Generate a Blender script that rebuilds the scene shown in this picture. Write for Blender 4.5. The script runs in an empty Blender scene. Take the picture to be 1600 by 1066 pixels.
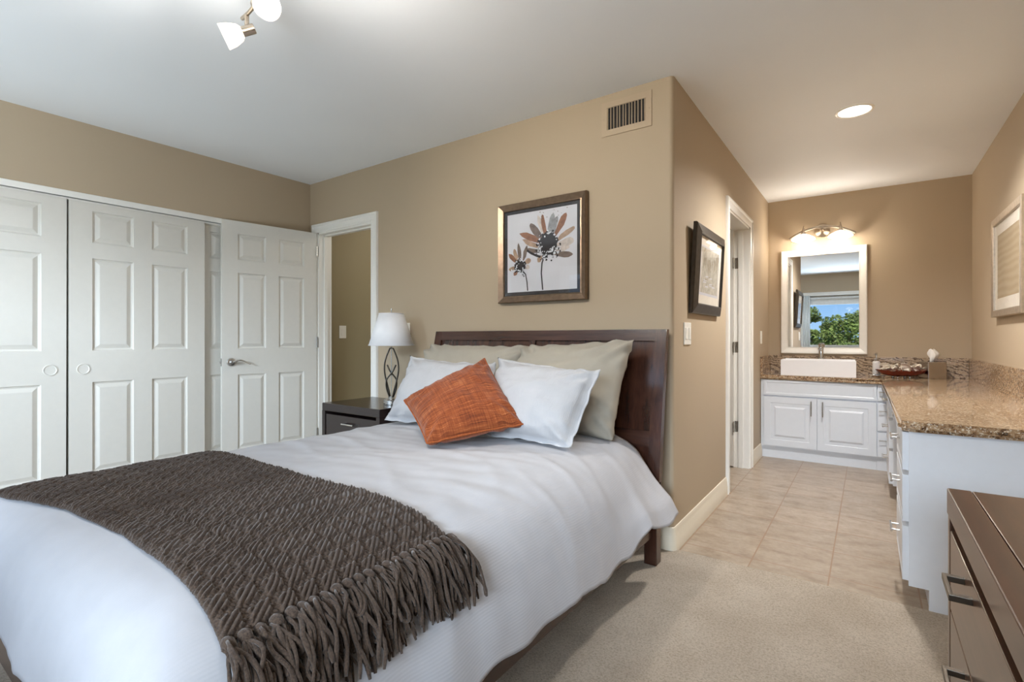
import bpy, bmesh, math, random
from mathutils import Vector, Matrix, noise
random.seed(7)
PI = math.pi
sc = bpy.context.scene
COL = sc.collection

# ------------------------------------------------------------------ camera, world, light, exposure
cam_d = bpy.data.cameras.new('camera'); cam = bpy.data.objects.new('camera', cam_d); COL.objects.link(cam)
FOC = 785.0; YAW = math.atan(557 / FOC); CAMZ = 1.095
cam_d.sensor_width = 36.0; cam_d.lens = 36.0 * FOC / 1600; cam_d.shift_y = -5 / 1600; cam_d.clip_start = 0.02
cam.location = (0, 0, CAMZ); cam.rotation_euler = (PI / 2, 0, YAW)
sc.camera = cam
sc.view_settings.view_transform = 'Standard'; sc.view_settings.look = 'None'
sc.view_settings.gamma = 1.0; sc.view_settings.use_curve_mapping = False
sc.view_settings.exposure = 0.33
cy = sc.cycles
cy.max_bounces = 14; cy.diffuse_bounces = 8; cy.glossy_bounces = 5; cy.transmission_bounces = 8; cy.transparent_max_bounces = 12
cy.sample_clamp_indirect = 6.0; cy.caustics_reflective = False; cy.caustics_refractive = False
cy.use_denoising = True; cy.blur_glossy = 0.5

world = bpy.data.worlds.new('world'); sc.world = world; world.use_nodes = True
wn = world.node_tree.nodes; wl = world.node_tree.links
tc = wn.new('ShaderNodeTexCoord'); sep = wn.new('ShaderNodeSeparateXYZ'); wl.new(tc.outputs['Generated'], sep.inputs[0])
sky = wn.new('ShaderNodeValToRGB'); wl.new(sep.outputs['Z'], sky.inputs[0]); wl.new(sky.outputs[0], wn['Background'].inputs[0])
e = sky.color_ramp.elements; e[0].position = 0.0; e[0].color = (.42, .66, .95, 1); e[1].position = .55; e[1].color = (.10, .26, .68, 1)
x = e.new(.08); x.color = (.22, .48, .88, 1)
wn['Background'].inputs[1].default_value = 0.9

def light(name, kind, loc, energy, color=(1, 1, 1), rot=(0, 0, 0), **kw):
    d = bpy.data.lights.new(name, kind); d.energy = energy; d.color = color
    for k, v in kw.items(): setattr(d, k, v)
    o = bpy.data.objects.new(name, d); COL.objects.link(o); o.location = loc; o.rotation_euler = rot
    return o
DAY = (0.74, 0.87, 1.0)
WARM = (1.0, 0.88, 0.74)
light('sun', 'SUN', (0, 20, 30), 4.5, (1, .95, .86), (math.radians(-42), 0, math.radians(-20)), angle=math.radians(.6))
# daylight of the big sliding door and of the window, both in the rear wall behind the camera
light('daylight_sliding_door', 'AREA', (-2.55, -1.40, 1.06), 2.5, DAY, (PI / 2, 0, 0), shape='RECTANGLE', size=2.1, size_y=1.9)
# added area lights: open-sky stand-ins far off, upward ceiling fill below the sills
light('sky_fill_window', 'AREA', (1.9, -8.0, 3.5), 1450, DAY, (PI / 2, 0, math.radians(8)), shape='RECTANGLE', size=5.6, size_y=2.0)
light('sky_fill_door', 'AREA', (-5.6, -8.0, 4.3), 55, DAY, (PI / 2, 0, 0), shape='RECTANGLE', size=4.5, size_y=3.0)
light('ceiling_fill', 'AREA', (-.2, -3.0, -.4), 340, DAY, (math.radians(155), 0, 0), shape='RECTANGLE', size=3.0, size_y=2.0)  # added fill standing in for light thrown up onto the ceiling

# ------------------------------------------------------------------ materials
def lin(c):
    return tuple(((v / 255) / 12.92 if v / 255 <= .04045 else ((v / 255 + .055) / 1.055) ** 2.4) for v in c) + (1,)
class NT:
    def __init__(s, name):
        s.m = bpy.data.materials.new(name); s.m.use_nodes = True; s.t = s.m.node_tree; s.n = s.t.nodes; s.l = s.t.links
        s.b = s.n['Principled BSDF']
    def node(s, t, **kw):
        n = s.n.new(t)
        for k, v in kw.items(): setattr(n, k, v)
        return n
    def link(s, a, b): s.l.new(a, b)
    def coord(s, kind='Object', scale=(1, 1, 1), rot=(0, 0, 0), loc=(0, 0, 0)):
        if kind == 'World':
            out = s.node('ShaderNodeNewGeometry').outputs['Position']
        else:
            out = s.node('ShaderNodeTexCoord').outputs[kind]
        mp = s.node('ShaderNodeMapping'); s.link(out, mp.inputs[0])
        mp.inputs['Scale'].default_value = scale; mp.inputs['Rotation'].default_value = rot; mp.inputs['Location'].default_value = loc
        return mp.outputs[0]
    def noise(s, co, scale, detail=3, rough=.5):
        n = s.node('ShaderNodeTexNoise'); s.link(co, n.inputs['Vector']); n.inputs['Scale'].default_value = scale
        n.inputs['Detail'].default_value = detail; n.inputs['Roughness'].default_value = rough
        return n.outputs['Fac']
    def ramp(s, fac, stops):
        r = s.node('ShaderNodeValToRGB'); s.link(fac, r.inputs[0]); e = r.color_ramp.elements
        e[0].position, e[0].color = stops[0]; e[1].position, e[1].color = stops[-1]
        for p, c in stops[1:-1]:
            x = e.new(p); x.color = c
        return r.outputs[0]
    def mix(s, fac, a, b, mode='MIX'):
        m = s.node('ShaderNodeMix', data_type='RGBA', blend_type=mode)
        for sock, v in ((m.inputs[0], fac), (m.inputs[6], a), (m.inputs[7], b)):
            if hasattr(v, 'is_output'): s.link(v, sock)
            else: sock.default_value = v
        return m.outputs[2]
    def math(s, op, a, b=0.0):
        m = s.node('ShaderNodeMath', operation=op)
        for sock, v in ((m.inputs[0], a), (m.inputs[1], b)):
            if hasattr(v, 'is_output'): s.link(v, sock)
            else: sock.default_value = v
        return m.outputs[0]
    def bump(s, h, strength=.2, dist=.002):
        b = s.node('ShaderNodeBump'); s.link(h, b.inputs['Height']); b.inputs['Strength'].default_value = strength
        b.inputs['Distance'].default_value = dist; s.link(b.outputs[0], s.b.inputs['Normal'])
    def base(s, c):
        if hasattr(c, 'is_output'): s.link(c, s.b.inputs['Base Color'])
        else: s.b.inputs['Base Color'].default_value = c
    def set(s, rough=.5, metal=0, spec=.5, **kw):
        s.b.inputs['Roughness'].default_value = rough; s.b.inputs['Metallic'].default_value = metal
        s.b.inputs['Specular IOR Level'].default_value = spec
        for k, v in kw.items(): s.b.inputs[k].default_value = v
        return s.m
def plain(name, rgb, rough=.5, metal=0, spec=.5, var=.04, scale=30, bump=0, **kw):
    t = NT(name); c = lin(rgb)
    f = t.noise(t.coord(), scale, 2)
    lo = tuple(max(0, v * (1 - var)) for v in c[:3]) + (1,); hi = tuple(min(1, v * (1 + var)) for v in c[:3]) + (1,)
    t.base(t.ramp(f, [(.3, lo), (.7, hi)]))
    if bump: t.bump(f, bump)
    return t.set(rough, metal, spec, **kw)

M = {}
def wallmat(name, rgb):
    t = NT(name); co = t.coord('World')
    f = t.noise(co, 90, 3)
    c = lin(rgb)
    t.base(t.ramp(t.noise(co, 1.3, 2), [(.3, tuple(v * .985 for v in c[:3]) + (1,)), (.7, tuple(min(1, v * 1.015) for v in c[:3]) + (1,))]))
    t.bump(f, .08, .002)
    return t.set(.62, 0, .35)
M['wall'] = wallmat('wall_tan_paint', (182, 165, 141))
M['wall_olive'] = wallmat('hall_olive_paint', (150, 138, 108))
M['ceil'] = wallmat('ceiling_white_paint', (240, 244, 249))
M['trim'] = plain('trim_white_gloss', (238, 236, 230), .35, 0, .5, .01)
M['door'] = plain('door_white_paint', (220, 217, 209), .42, 0, .5, .01)
M['cab'] = plain('cabinet_white_paint', (222, 227, 234), .35, 0, .5, .01)
M['base'] = plain('baseboard_cream_paint', (226, 216, 196), .4, 0, .5, .01)

t = NT('carpet_cream')
co = t.coord('World')
n1 = t.noise(co, 420, 4, .7); n2 = t.noise(co, 3.5, 3, .6); n3 = t.noise(co, 130, 3, .6)
c1 = t.ramp(n2, [(.35, lin((202, 188, 170))), (.65, lin((216, 203, 186)))])
c2 = t.mix(1, t.ramp(n1, [(.3, (.58, .55, .52, 1)), (.6, (1.04, 1.04, 1.04, 1))]), t.ramp(n3, [(.32, (.66, .63, .59, 1)), (.55, (1, 1, 1, 1))]), 'MULTIPLY')
t.base(t.mix(.75, c1, c2, 'MULTIPLY'))
t.bump(t.math('ADD', n1, n3), .9, .006); M['carpet'] = t.set(1.0, 0, .1)

t = NT('tile_travertine')
co = t.coord('World', loc=(.47, -2.72 + .0, 0))
br = t.node('ShaderNodeTexBrick'); t.link(co, br.inputs['Vector']); br.offset = 0; br.squash = 1
br.inputs['Scale'].default_value = 1; br.inputs['Mortar Size'].default_value = .0032; br.inputs['Mortar Smooth'].default_value = .2
br.inputs['Brick Width'].default_value = .3235; br.inputs['Row Height'].default_value = .3235; br.inputs['Bias'].default_value = 0
br.inputs['Color1'].default_value = (.86, .86, .86, 1); br.inputs['Color2'].default_value = (1, 1, 1, 1)
wc = t.coord('World', scale=(1, 1.9, 1))
s1 = t.noise(wc, 7, 8, .65)
s2 = t.noise(t.coord('World'), 45, 4, .6)
cc = t.ramp(s1, [(.28, lin((140, 121, 101))), (.45, lin((166, 149, 130))), (.62, lin((179, 164, 147))), (.8, lin((158, 139, 120)))])
cc = t.mix(.25, cc, t.ramp(s2, [(.35, (.55, .5, .45, 1)), (.6, (1, 1, 1, 1))]), 'MULTIPLY')
cc = t.mix(1.0, cc, br.outputs['Color'], 'MULTIPLY')
t.base(t.mix(br.outputs['Fac'], cc, lin((150, 122, 98))))
t.bump(t.math('SUBTRACT', t.math('MULTIPLY', s2, .15), br.outputs['Fac']), .5, .002)
M['tile'] = t.set(.33, 0, .5)

def granite(name, wave):
    t = NT(name); co = t.coord('World')
    v = t.node('ShaderNodeTexVoronoi'); t.link(co, v.inputs['Vector']); v.inputs['Scale'].default_value = 110
    a = t.noise(co, 55, 6, .7); b = t.noise(co, 10, 4, .6); d = t.noise(co, 130, 3, .6)
    c1 = t.ramp(a, [(.30, lin((40, 34, 30))), (.38, lin((86, 66, 48))), (.47, lin((158, 126, 94))), (.60, lin((190, 168, 138))), (.75, lin((160, 128, 96)))])
    c3 = t.mix(.5, c1, t.ramp(v.outputs['Distance'], [(.0, (.16, .14, .13, 1)), (.22, (.85, .83, .8, 1)), (.6, (1, 1, 1, 1))]), 'MULTIPLY')
    c4 = t.mix(.5, c3, t.ramp(b, [(.35, (.72, .60, .48, 1)), (.6, (1, 1, 1, 1))]), 'MULTIPLY')
    c5 = t.mix(t.ramp(d, [(.555, (0, 0, 0, 1)), (.63, (.85,) * 3 + (1,))]), c4, lin((232, 224, 206)))
    if wave:
        w = t.node('ShaderNodeTexWave', wave_type='BANDS', bands_direction='Z'); t.link(t.coord('World', scale=(.55, .8, 1), rot=(0, math.radians(-24), 0)), w.inputs[0])
        w.inputs['Scale'].default_value = 11; w.inputs['Distortion'].default_value = 15; w.inputs['Detail'].default_value = 5; w.inputs['Detail Scale'].default_value = 1.3; w.inputs['Detail Roughness'].default_value = .65
        veins = t.ramp(w.outputs['Fac'], [(.12, lin((58, 52, 50))), (.36, lin((140, 122, 106))), (.62, lin((206, 192, 174))), (.9, lin((178, 156, 132)))])
        c5 = t.mix(.62, c5, veins)
    t.base(c5)
    return t.set(.06, 0, .6)
M['granite'] = granite('granite_countertop', False)
M['granite_wave'] = granite('granite_backsplash', True)

def wood(name, dark, lite, axis='X', scale=1.0, rough=.28, spec=.5, fig=.25):
    t = NT(name)
    st = {'X': (.08, 1, 1), 'Y': (1, .08, 1), 'Z': (1, 1, .08)}[axis]
    co = t.coord('World', scale=tuple(v * scale for v in st))
    a = t.noise(co, 38, 6, .65); b = t.noise(t.coord('World'), 5, 3, .6)
    c = t.ramp(a, [(.3, lin(dark)), (.7, lin(lite))])
    t.base(t.mix(fig, c, t.ramp(b, [(.3, (.55, .5, .5, 1)), (.7, (1.1, 1.05, 1, 1))]), 'MULTIPLY'))
    t.bump(a, .05, .001)
    return t.set(rough, 0, spec, **{'Coat Weight': .25, 'Coat Roughness': .15})
M['bedwood'] = wood('bed_mahogany', (44, 25, 19), (80, 49, 36), 'Z', 1, .24)
M['bedwood_h'] = wood('bed_mahogany_rail', (44, 25, 19), (80, 49, 36), 'X', 1, .24)
M['bedpanel'] = wood('bed_mahogany_panel', (38, 22, 18), (84, 50, 36), 'Z', .7, .2, .5, .5)
M['nightwood'] = wood('nightstand_wenge', (34, 25, 24), (48, 36, 34), 'X', 1, .25)
M['dresswood'] = wood('dresser_espresso', (74, 50, 36), (98, 68, 49), 'Y', 1, .3)
M['dresstop'] = wood('dresser_top_espresso', (52, 27, 16), (86, 48, 30), 'Y', .6, .3, .35, .55)
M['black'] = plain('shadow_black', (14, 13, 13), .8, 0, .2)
M['steel'] = plain('brushed_steel', (214, 213, 210), .26, 1, .5, .05, 80)
M['chrome'] = plain('chrome', (205, 205, 205), .12, 1, .5, .02)
M['nickel'] = plain('satin_nickel', (196, 184, 168), .3, 1, .5, .04)
M['pewter'] = plain('lamp_pewter', (96, 90, 82), .32, 1, .5, .15, 60)
M['pull_dark'] = plain('dark_bronze_pull', (104, 96, 86), .35, 1, .5, .05)
M['plate'] = plain('switch_plate_white', (240, 238, 230), .35, 0, .5, .01)
M['ceramic'] = plain('sink_ceramic', (246, 246, 248), .08, 0, .6, .005)
M['tissue'] = plain('tissue_paper', (250, 248, 244), .9, 0, .1, .02)
M['redwood'] = plain('bowl_red_lacquer', (112, 40, 22), .2, 0, .5, .25, 25)
M['shell'] = plain('white_shell', (240, 232, 218), .6, 0, .3, .06, 60)
M['soap'] = plain('soap_white_glass', (232, 232, 232), .25, 0, .5, .02)
M['leaf'] = plain('tree_leaf', (116, 134, 70), .7, 0, .3, .45, 1.2)
M['bark'] = plain('tree_bark', (92, 74, 58), .9, 0, .2, .2, 8)
M['hill'] = plain('dry_grass', (132, 132, 84), .95, 0, .1, .3, .6)
M['vent'] = wallmat('vent_tan_paint', (186, 168, 144))
M['duct_shade'] = plain('duct_shade_grey', (34, 31, 29), .6, .0, .4, .3, 60)
M['curtain'] = plain('window_blind_white', (240, 243, 243), .7, 0, .3, .03)

def fabric(name, rgb, bumpscale=900, bump=.15, stripes=None, var=.03, sheen=.15):
    t = NT(name); c = lin(rgb); co = t.coord()
    f = t.noise(co, 14, 3)
    t.base(t.ramp(f, [(.3, tuple(v * (1 - var) for v in c[:3]) + (1,)), (.7, tuple(min(1, v * (1 + var)) for v in c[:3]) + (1,))]))
    h = t.noise(co, bumpscale, 2)
    if stripes:
        w = t.node('ShaderNodeTexWave', wave_type='BANDS', bands_direction='X'); t.link(t.coord('UV'), w.inputs[0]); w.inputs['Scale'].default_value = stripes
        h = t.math('ADD', t.math('MULTIPLY', h, .4), w.outputs['Fac'])
    t.bump(h, bump, .0015)
    return t.set(.85, 0, .2, **{'Sheen Weight': sheen})
M['duvet'] = fabric('duvet_white_cotton', (184, 184, 188), 700, .13, 40, sheen=0)
M['white_pillow'] = fabric('pillow_white_cotton', (180, 180, 182), 700, .25, 24, sheen=0)
M['sham'] = fabric('sham_beige_sateen', (162, 155, 142), 700, .1, sheen=0)
M['lampshade'] = fabric('lamp_shade_linen', (232, 232, 234), 800, .1)
t = NT('cushion_rust_weave')
a = t.noise(t.coord('UV', scale=(3.0, 110, 1)), 1.0, 4, .65); b = t.noise(t.coord('UV', scale=(90, 4, 1)), 1.0, 3, .6)
c_ = t.noise(t.coord('UV', scale=(9, 14, 1)), 1.0, 3, .6)
f = t.math('ADD', t.math('ADD', t.math('MULTIPLY', a, .62), t.math('MULTIPLY', b, .26)), t.math('MULTIPLY', c_, .12))
t.base(t.ramp(f, [(.36, lin((74, 32, 14))), (.47, lin((126, 60, 26))), (.56, lin((152, 80, 38))), (.66, lin((206, 138, 88)))]))
t.bump(f, .5, .003); M['rust'] = t.set(.8, 0, .25, **{'Sheen Weight': .2})
M['rust_pipe'] = plain('cushion_rust_piping', (150, 80, 42), .8, 0, .2, .2, 120)
t = NT('throw_brown_yarn'); co = t.coord('World')
a = t.noise(co, 300, 3, .6); b = t.noise(co, 6, 3)
t.base(t.mix(.5, t.ramp(a, [(.3, lin((46, 36, 30))), (.7, lin((88, 72, 60)))]), t.ramp(b, [(.35, (.62, .55, .5, 1)), (.65, (1, 1, 1, 1))]), 'MULTIPLY'))
t.bump(a, .4, .001); M['yarn'] = t.set(.9, 0, .15, **{'Sheen Weight': .25})

def emit(name, rgb, strength):
    t = NT(name); t.base(lin((250, 248, 244))); t.b.inputs['Emission Color'].default_value = lin(rgb); t.b.inputs['Emission Strength'].default_value = strength
    return t.set(.4)
M['vanity_glow'] = emit('lit_vanity_glass', (255, 240, 220), 3.0)
M['glow'] = emit('lit_frosted_glass', (255, 238, 214), 2.2)
M['lens'] = emit('lit_downlight_lens', (255, 246, 234), 3.0)
t = NT('window_glass'); tr = t.node('ShaderNodeBsdfTransparent'); gl = t.node('ShaderNodeBsdfGlossy'); gl.inputs['Roughness'].default_value = 0
mx = t.node('ShaderNodeMixShader'); lw = t.node('ShaderNodeLayerWeight'); lw.inputs[0].default_value = .5
t.link(t.math('ADD', t.math('MULTIPLY', t.math('POWER', lw.outputs['Facing'], 5.0), .85), .045), mx.inputs[0]); t.link(tr.outputs[0], mx.inputs[1]); t.link(gl.outputs[0], mx.inputs[2])
t.link(mx.outputs[0], t.n['Material Output'].inputs[0]); M['glass'] = t.m
t = NT('mirror_silver'); t.base((.93, .94, .94, 1)); M['mirror'] = t.set(.0, 1)
def framemat(name, rgb, rough, metal): return plain(name, rgb, rough, metal, .5, .12, 40)
M['bronze'] = framemat('frame_bronze', (132, 112, 94), .35, .85)
M['darkframe'] = framemat('frame_dark_pewter', (74, 68, 62), .35, .7)
M['silverframe'] = framemat('frame_champagne', (190, 178, 162), .35, .8)
M['mat_dark'] = plain('mat_charcoal', (52, 50, 52), .7, 0, .3)
M['mat_cream'] = plain('mat_cream', (234, 226, 212), .8, 0, .2)
M['paper'] = plain('art_paper', (208, 209, 216), .7, 0, .3, .05, 5)
for k, c in dict(ink=(48, 46, 50), petal_rust=(140, 98, 76), petal_tan=(168, 142, 122), petal_grey=(146, 148, 152), petal_taupe=(116, 102, 96), petal_pale=(196, 186, 180), speck=(210, 214, 220), sk1=(160, 150, 132), sk2=(186, 180, 166)).items():
    M[k] = plain('paint_' + k, c, .7, 0, .3, .22, 35)
t = NT('art_sand_print'); w = t.node('ShaderNodeTexWave', wave_type='BANDS', bands_direction='Z'); t.link(t.coord('World', scale=(1, .35, 1)), w.inputs[0])
w.inputs['Scale'].default_value = 7; w.inputs['Distortion'].default_value = 5; w.inputs['Detail'].default_value = 3
t.base(t.ramp(w.outputs['Fac'], [(.1, lin((168, 150, 122))), (.9, lin((180, 163, 136)))])); M['sand'] = t.set(.7, 0, .3)

# ------------------------------------------------------------------ mesh helpers
def new(): return bmesh.new()
def link(name, bm, mats, parent=None, smooth=False, origin=None, mods=None):
    """one mesh object from world-coordinate geometry; origin at its base centre"""
    if not isinstance(mats, (list, tuple)): mats = [mats]
    if origin is None:
        xs = [v.co for v in bm.verts]
        lo = Vector((min(c.x for c in xs), min(c.y for c in xs), min(c.z for c in xs))); hi = Vector((max(c.x for c in xs), max(c.y for c in xs), max(c.z for c in xs)))
        origin = Vector(((lo.x + hi.x) / 2, (lo.y + hi.y) / 2, lo.z))
    bmesh.ops.translate(bm, verts=bm.verts, vec=-origin)
    bmesh.ops.recalc_face_normals(bm, faces=bm.faces)
    me = bpy.data.meshes.new(name); bm.to_mesh(me); bm.free()
    for m in mats: me.materials.append(m)
    if smooth:
        for p in me.polygons: p.use_smooth = True
        if smooth != 'all':
            me.set_sharp_from_angle(angle=math.radians(35))
    o = bpy.data.objects.new(name, me); COL.objects.link(o)
    if parent is not None:
        o.parent = parent; pw = Vector(parent['_w']); o.location = origin - pw
    else: o.location = origin
    o['_w'] = tuple(origin)
    return o
def thing(name, label, cat, loc, group=None):
    o = bpy.data.objects.new(name, None); COL.objects.link(o); o.location = loc; o.empty_display_size = .1
    o['_w'] = tuple(loc); o['label'] = label; o['category'] = cat
    if group: o['group'] = group
    return o
def tag(o, label, cat, group=None):
    o['label'] = label; o['category'] = cat
    if group: o['group'] = group
    return o
def struct(name, bm, mat, smooth=False, parent=None):
    o = link(name, bm, mat, parent, smooth)
    if parent is None: o['kind'] = 'structure'
    return o
def box(bm, x0, y0, z0, x1, y1, z1, bev=0, seg=2, mi=0):
    x0, x1 = sorted((x0, x1)); y0, y1 = sorted((y0, y1)); z0, z1 = sorted((z0, z1))
    vs = [bm.verts.new(p) for p in ((x0, y0, z0), (x1, y0, z0), (x1, y1, z0), (x0, y1, z0), (x0, y0, z1), (x1, y0, z1), (x1, y1, z1), (x0, y1, z1))]
    fs = [bm.faces.new([vs[i] for i in q]) for q in ((0, 3, 2, 1), (4, 5, 6, 7), (0, 1, 5, 4), (1, 2, 6, 5), (2, 3, 7, 6), (3, 0, 4, 7))]
    for f in fs: f.material_index = mi
    if bev:
        es = list({e for f in fs for e in f.edges})
        bmesh.ops.bevel(bm, geom=es, offset=bev, segments=seg, affect='EDGES', profile=.5)
    return vs
def frame_of(d):
    d = d.normalized(); a = Vector((0, 0, 1)) if abs(d.z) < .9 else Vector((1, 0, 0))
    u = d.cross(a).normalized(); return u, u.cross(d).normalized()
def tube(bm, pts, r, n=10, caps=True, flat=None):
    pts = [Vector(p) for p in pts]; rr = r if isinstance(r, (list, tuple)) else [r] * len(pts)
    rings = []; pu = None
    for i, p in enumerate(pts):
        d = (pts[min(i + 1, len(pts) - 1)] - pts[max(i - 1, 0)])
        if pu is None: u, v = frame_of(d)
        else:
            d.normalize(); u = (pu - d * pu.dot(d)).normalized(); v = u.cross(d)
        pu = u
        rings.append([bm.verts.new(p + (u * math.cos(2 * PI * k / n) + v * math.sin(2 * PI * k / n) * (flat or 1)) * rr[i]) for k in range(n)])
    for a, b in zip(rings, rings[1:]):
        for k in range(n): bm.faces.new((a[k], a[(k + 1) % n], b[(k + 1) % n], b[k]))
    if caps:
        bm.faces.new(rings[0][::-1]); bm.faces.new(rings[-1])
def lathe(bm, prof, c=(0, 0, 0), axis=(0, 0, 1), n=28, caps=True):
    c = Vector(c); ax = Vector(axis).normalized(); u, v = frame_of(ax)
    rings = [[bm.verts.new(c + ax * z + (u * math.cos(2 * PI * k / n) + v * math.sin(2 * PI * k / n)) * max(r, 1e-4)) for k in range(n)] for r, z in prof]
    for a, b in zip(rings, rings[1:]):
        for k in range(n): bm.faces.new((a[k], a[(k + 1) % n], b[(k + 1) % n], b[k]))
    if caps:
        bm.faces.new(rings[0][::-1]); bm.faces.new(rings[-1])
class Loc:
    """local frame: a along xd, b along zd, c along the outward normal"""
    def __init__(s, o, xd, nd, zd=(0, 0, 1)): s.o = Vector(o); s.x = Vector(xd).normalized(); s.n = Vector(nd).normalized(); s.z = Vector(zd).normalized()
    def __call__(s, a, b, c=0): return s.o + s.x * a + s.z * b + s.n * c
def lbox(bm, L, a0, b0, c0, a1, b1, c1, bev=0, seg=2, mi=0):
    vs = box(bm, 0, 0, 0, 1, 1, 1, 0, mi=mi)
    for v in vs:
        p = v.co.copy(); v.co = L(a0 + (a1 - a0) * p.x, b0 + (b1 - b0) * p.z, c0 + (c1 - c0) * p.y)
    if bev:
        es = list({e for v in vs for e in v.link_edges})
        bmesh.ops.bevel(bm, geom=es, offset=bev, segments=seg, affect='EDGES', profile=.5)
def loops(bm, L, rect, prof, closed=True, mi=0):
    """nested rectangular (or U shaped) rings: prof = (outset, height)"""
    a0, b0, a1, b1 = rect; rings = []
    for o, h in prof:
        q = [(a0 - o, b0 - (o if closed else 0)), (a0 - o, b1 + o), (a1 + o, b1 + o), (a1 + o, b0 - (o if closed else 0))]
        rings.append([bm.verts.new(L(a, b, h)) for a, b in q])
    n = 4 if closed else 3
    for r, s in zip(rings, rings[1:]):
        for k in range(n):
            f = bm.faces.new((r[k], r[(k + 1) % 4], s[(k + 1) % 4], s[k])); f.material_index = mi
    return rings
def panel_slab(bm, L, W, H, T, panels, rings, bev=.002):
    """a slab with raised panels on its front (c = T) side"""
    xs = sorted({0, W} | {p[0] for p in panels} | {p[2] for p in panels}); zs = sorted({0, H} | {p[1] for p in panels} | {p[3] for p in panels})
    def inp(x, z): return any(p[0] < x < p[2] and p[1] < z < p[3] for p in panels)
    cache = {}
    def vx(a, b):
        k = (round(a, 5), round(b, 5))
        if k not in cache: cache[k] = bm.verts.new(L(a, b, T))
        return cache[k]
    for x0, x1 in zip(xs, xs[1:]):
        for z0, z1 in zip(zs, zs[1:]):
            if not inp((x0 + x1) / 2, (z0 + z1) / 2): bm.faces.new((vx(x0, z0), vx(x1, z0), vx(x1, z1), vx(x0, z1)))
    for p in panels:
        q = [vx(p[0], p[1]), vx(p[2], p[1]), vx(p[2], p[3]), vx(p[0], p[3])]
        # edge loops of the panel may meet extra grid vertices; panels never span a grid line here
        for ins, dep in rings:
            s = [bm.verts.new(L(a, b, T + dep)) for a, b in ((p[0] + ins, p[1] + ins), (p[2] - ins, p[1] + ins), (p[2] - ins, p[3] - ins), (p[0] + ins, p[3] - ins))]
            for k in range(4): bm.faces.new((q[k], q[(k + 1) % 4], s[(k + 1) % 4], s[k]))
            q = s
        bm.faces.new(q)
    v = [bm.verts.new(L(a, b, c)) for a, b, c in ((0, 0, T), (W, 0, T), (W, H, T), (0, H, T), (0, 0, 0), (W, 0, 0), (W, H, 0), (0, H, 0))]
    for q in ((4, 7, 6, 5), (0, 1, 5, 4), (1, 2, 6, 5), (2, 3, 7, 6), (3, 0, 4, 7)): bm.faces.new([v[i] for i in q])
def sweep(bm, prof, path, normals):
    """profile (out, z) swept along a floor path with an outward normal per point"""
    rings = [[bm.verts.new((p[0] + n[0] * o, p[1] + n[1] * o, z)) for o, z in prof] for p, n in zip(path, normals)]
    for a, b in zip(rings, rings[1:]):
        for k in range(len(prof) - 1): bm.faces.new((a[k], a[k + 1], b[k + 1], b[k]))
    bm.faces.new(rings[0]); bm.faces.new(rings[-1][::-1])
def slab_wall(bm, axis, c0, c1, a0, a1, z0, z1, holes=()):
    """wall slab on axis 'x' or 'y' plane between c0 and c1 with rectangular holes (a0, z0, a1, z1)"""
    xs = sorted({a0, a1} | {h[0] for h in holes} | {h[2] for h in holes})
    for s, e in zip(xs, xs[1:]):
        hz = [h for h in holes if h[0] <= (s + e) / 2 <= h[2]]; segs = [(z0, z1)]
        for h in hz:
            nx = []
            for q in segs:
                if h[1] > q[0]: nx.append((q[0], min(q[1], h[1])))
                if h[3] < q[1]: nx.append((max(q[0], h[3]), q[1]))
            segs = nx
        for q in segs:
            if axis == 'y': box(bm, s, c0, q[0], e, c1, q[1])
            else: box(bm, c0, s, q[0], c1, e, q[1])

# ------------------------------------------------------------------ the room shell
XL, XS, XR = -4.0, -.815, .695          # closet wall, alcove side wall, right wall
YH, YB, YR = 2.574, 5.56, -1.30         # headboard wall, alcove back wall, rear wall
CH = 2.44
b = new(); box(b, XL - .9, YR - .2, CH, XR + .2, YB + .2, CH + .14); struct('ceiling', b, M['ceil'])
b = new(); box(b, XL - .8, YR - .14, -.12, XR + .14, 2.60, .006); struct('floor', b, M['carpet'])
b = new(); box(b, -2.05, 2.60, -.12, XR + .14, YB + .14, 0); struct('floor_tile', b, M['tile'])
b = new(); box(b, XL - .14, 2.60, -.12, -2.05, YB + .14, .004); struct('floor_hall', b, M['carpet'])

DX0, DX1, DH = -3.885, -3.165, 2.005    # bedroom doorway
b = new(); slab_wall(b, 'y', YH, YH + .12, XL - .1, XS - .02, 0, CH, [(DX0, -.1, DX1, DH)]); struct('wall_headboard', b, M['wall'])
BY0, BY1, BDH = 3.80, 4.585, 2.02       # bathroom doorway
b = new(); slab_wall(b, 'x', XS - .12, XS, YH + .02, YB + .1, 0, CH, [(BY0, -.1, BY1, BDH)])
arc = [(XS - .02 + .02 * math.cos(a), YH + .02 + .02 * math.sin(a)) for a in [-PI / 2 + i * PI / 16 for i in range(9)]]
lo = [b.verts.new((x, y, 0)) for x, y in arc]; hi = [b.verts.new((x, y, CH)) for x, y in arc]
for i in range(8): b.faces.new((lo[i], lo[i + 1], hi[i + 1], hi[i]))
struct('wall_side', b, M['wall'], True)
b = new(); slab_wall(b, 'y', YB, YB + .12, -2.2, XR + .12, 0, CH); struct('wall_back', b, M['wall'])
b = new(); slab_wall(b, 'x', XR, XR + .12, YR - .12, YB, 0, CH); struct('wall_right', b, M['wall'])
W1 = (-1.12, .90, .62, 1.98); W2 = (-3.62, .02, -1.50, 2.06)
b = new(); slab_wall(b, 'y', YR - .12, YR, XL - .1, XR, 0, CH, [W1, W2]); struct('wall_rear', b, M['wall'])
CY0, CY1, CHD = -.62, 2.46, 1.96        # closet opening
b = new(); slab_wall(b, 'x', XL - .12, XL, YR - .12, YH, 0, CH, [(CY0, -.1, CY1, CHD)]); struct('wall_left', b, M['wall'])
b = new(); slab_wall(b, 'x', XL - .12, XL, YH + .12, YB + .1, 0, CH)
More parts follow.
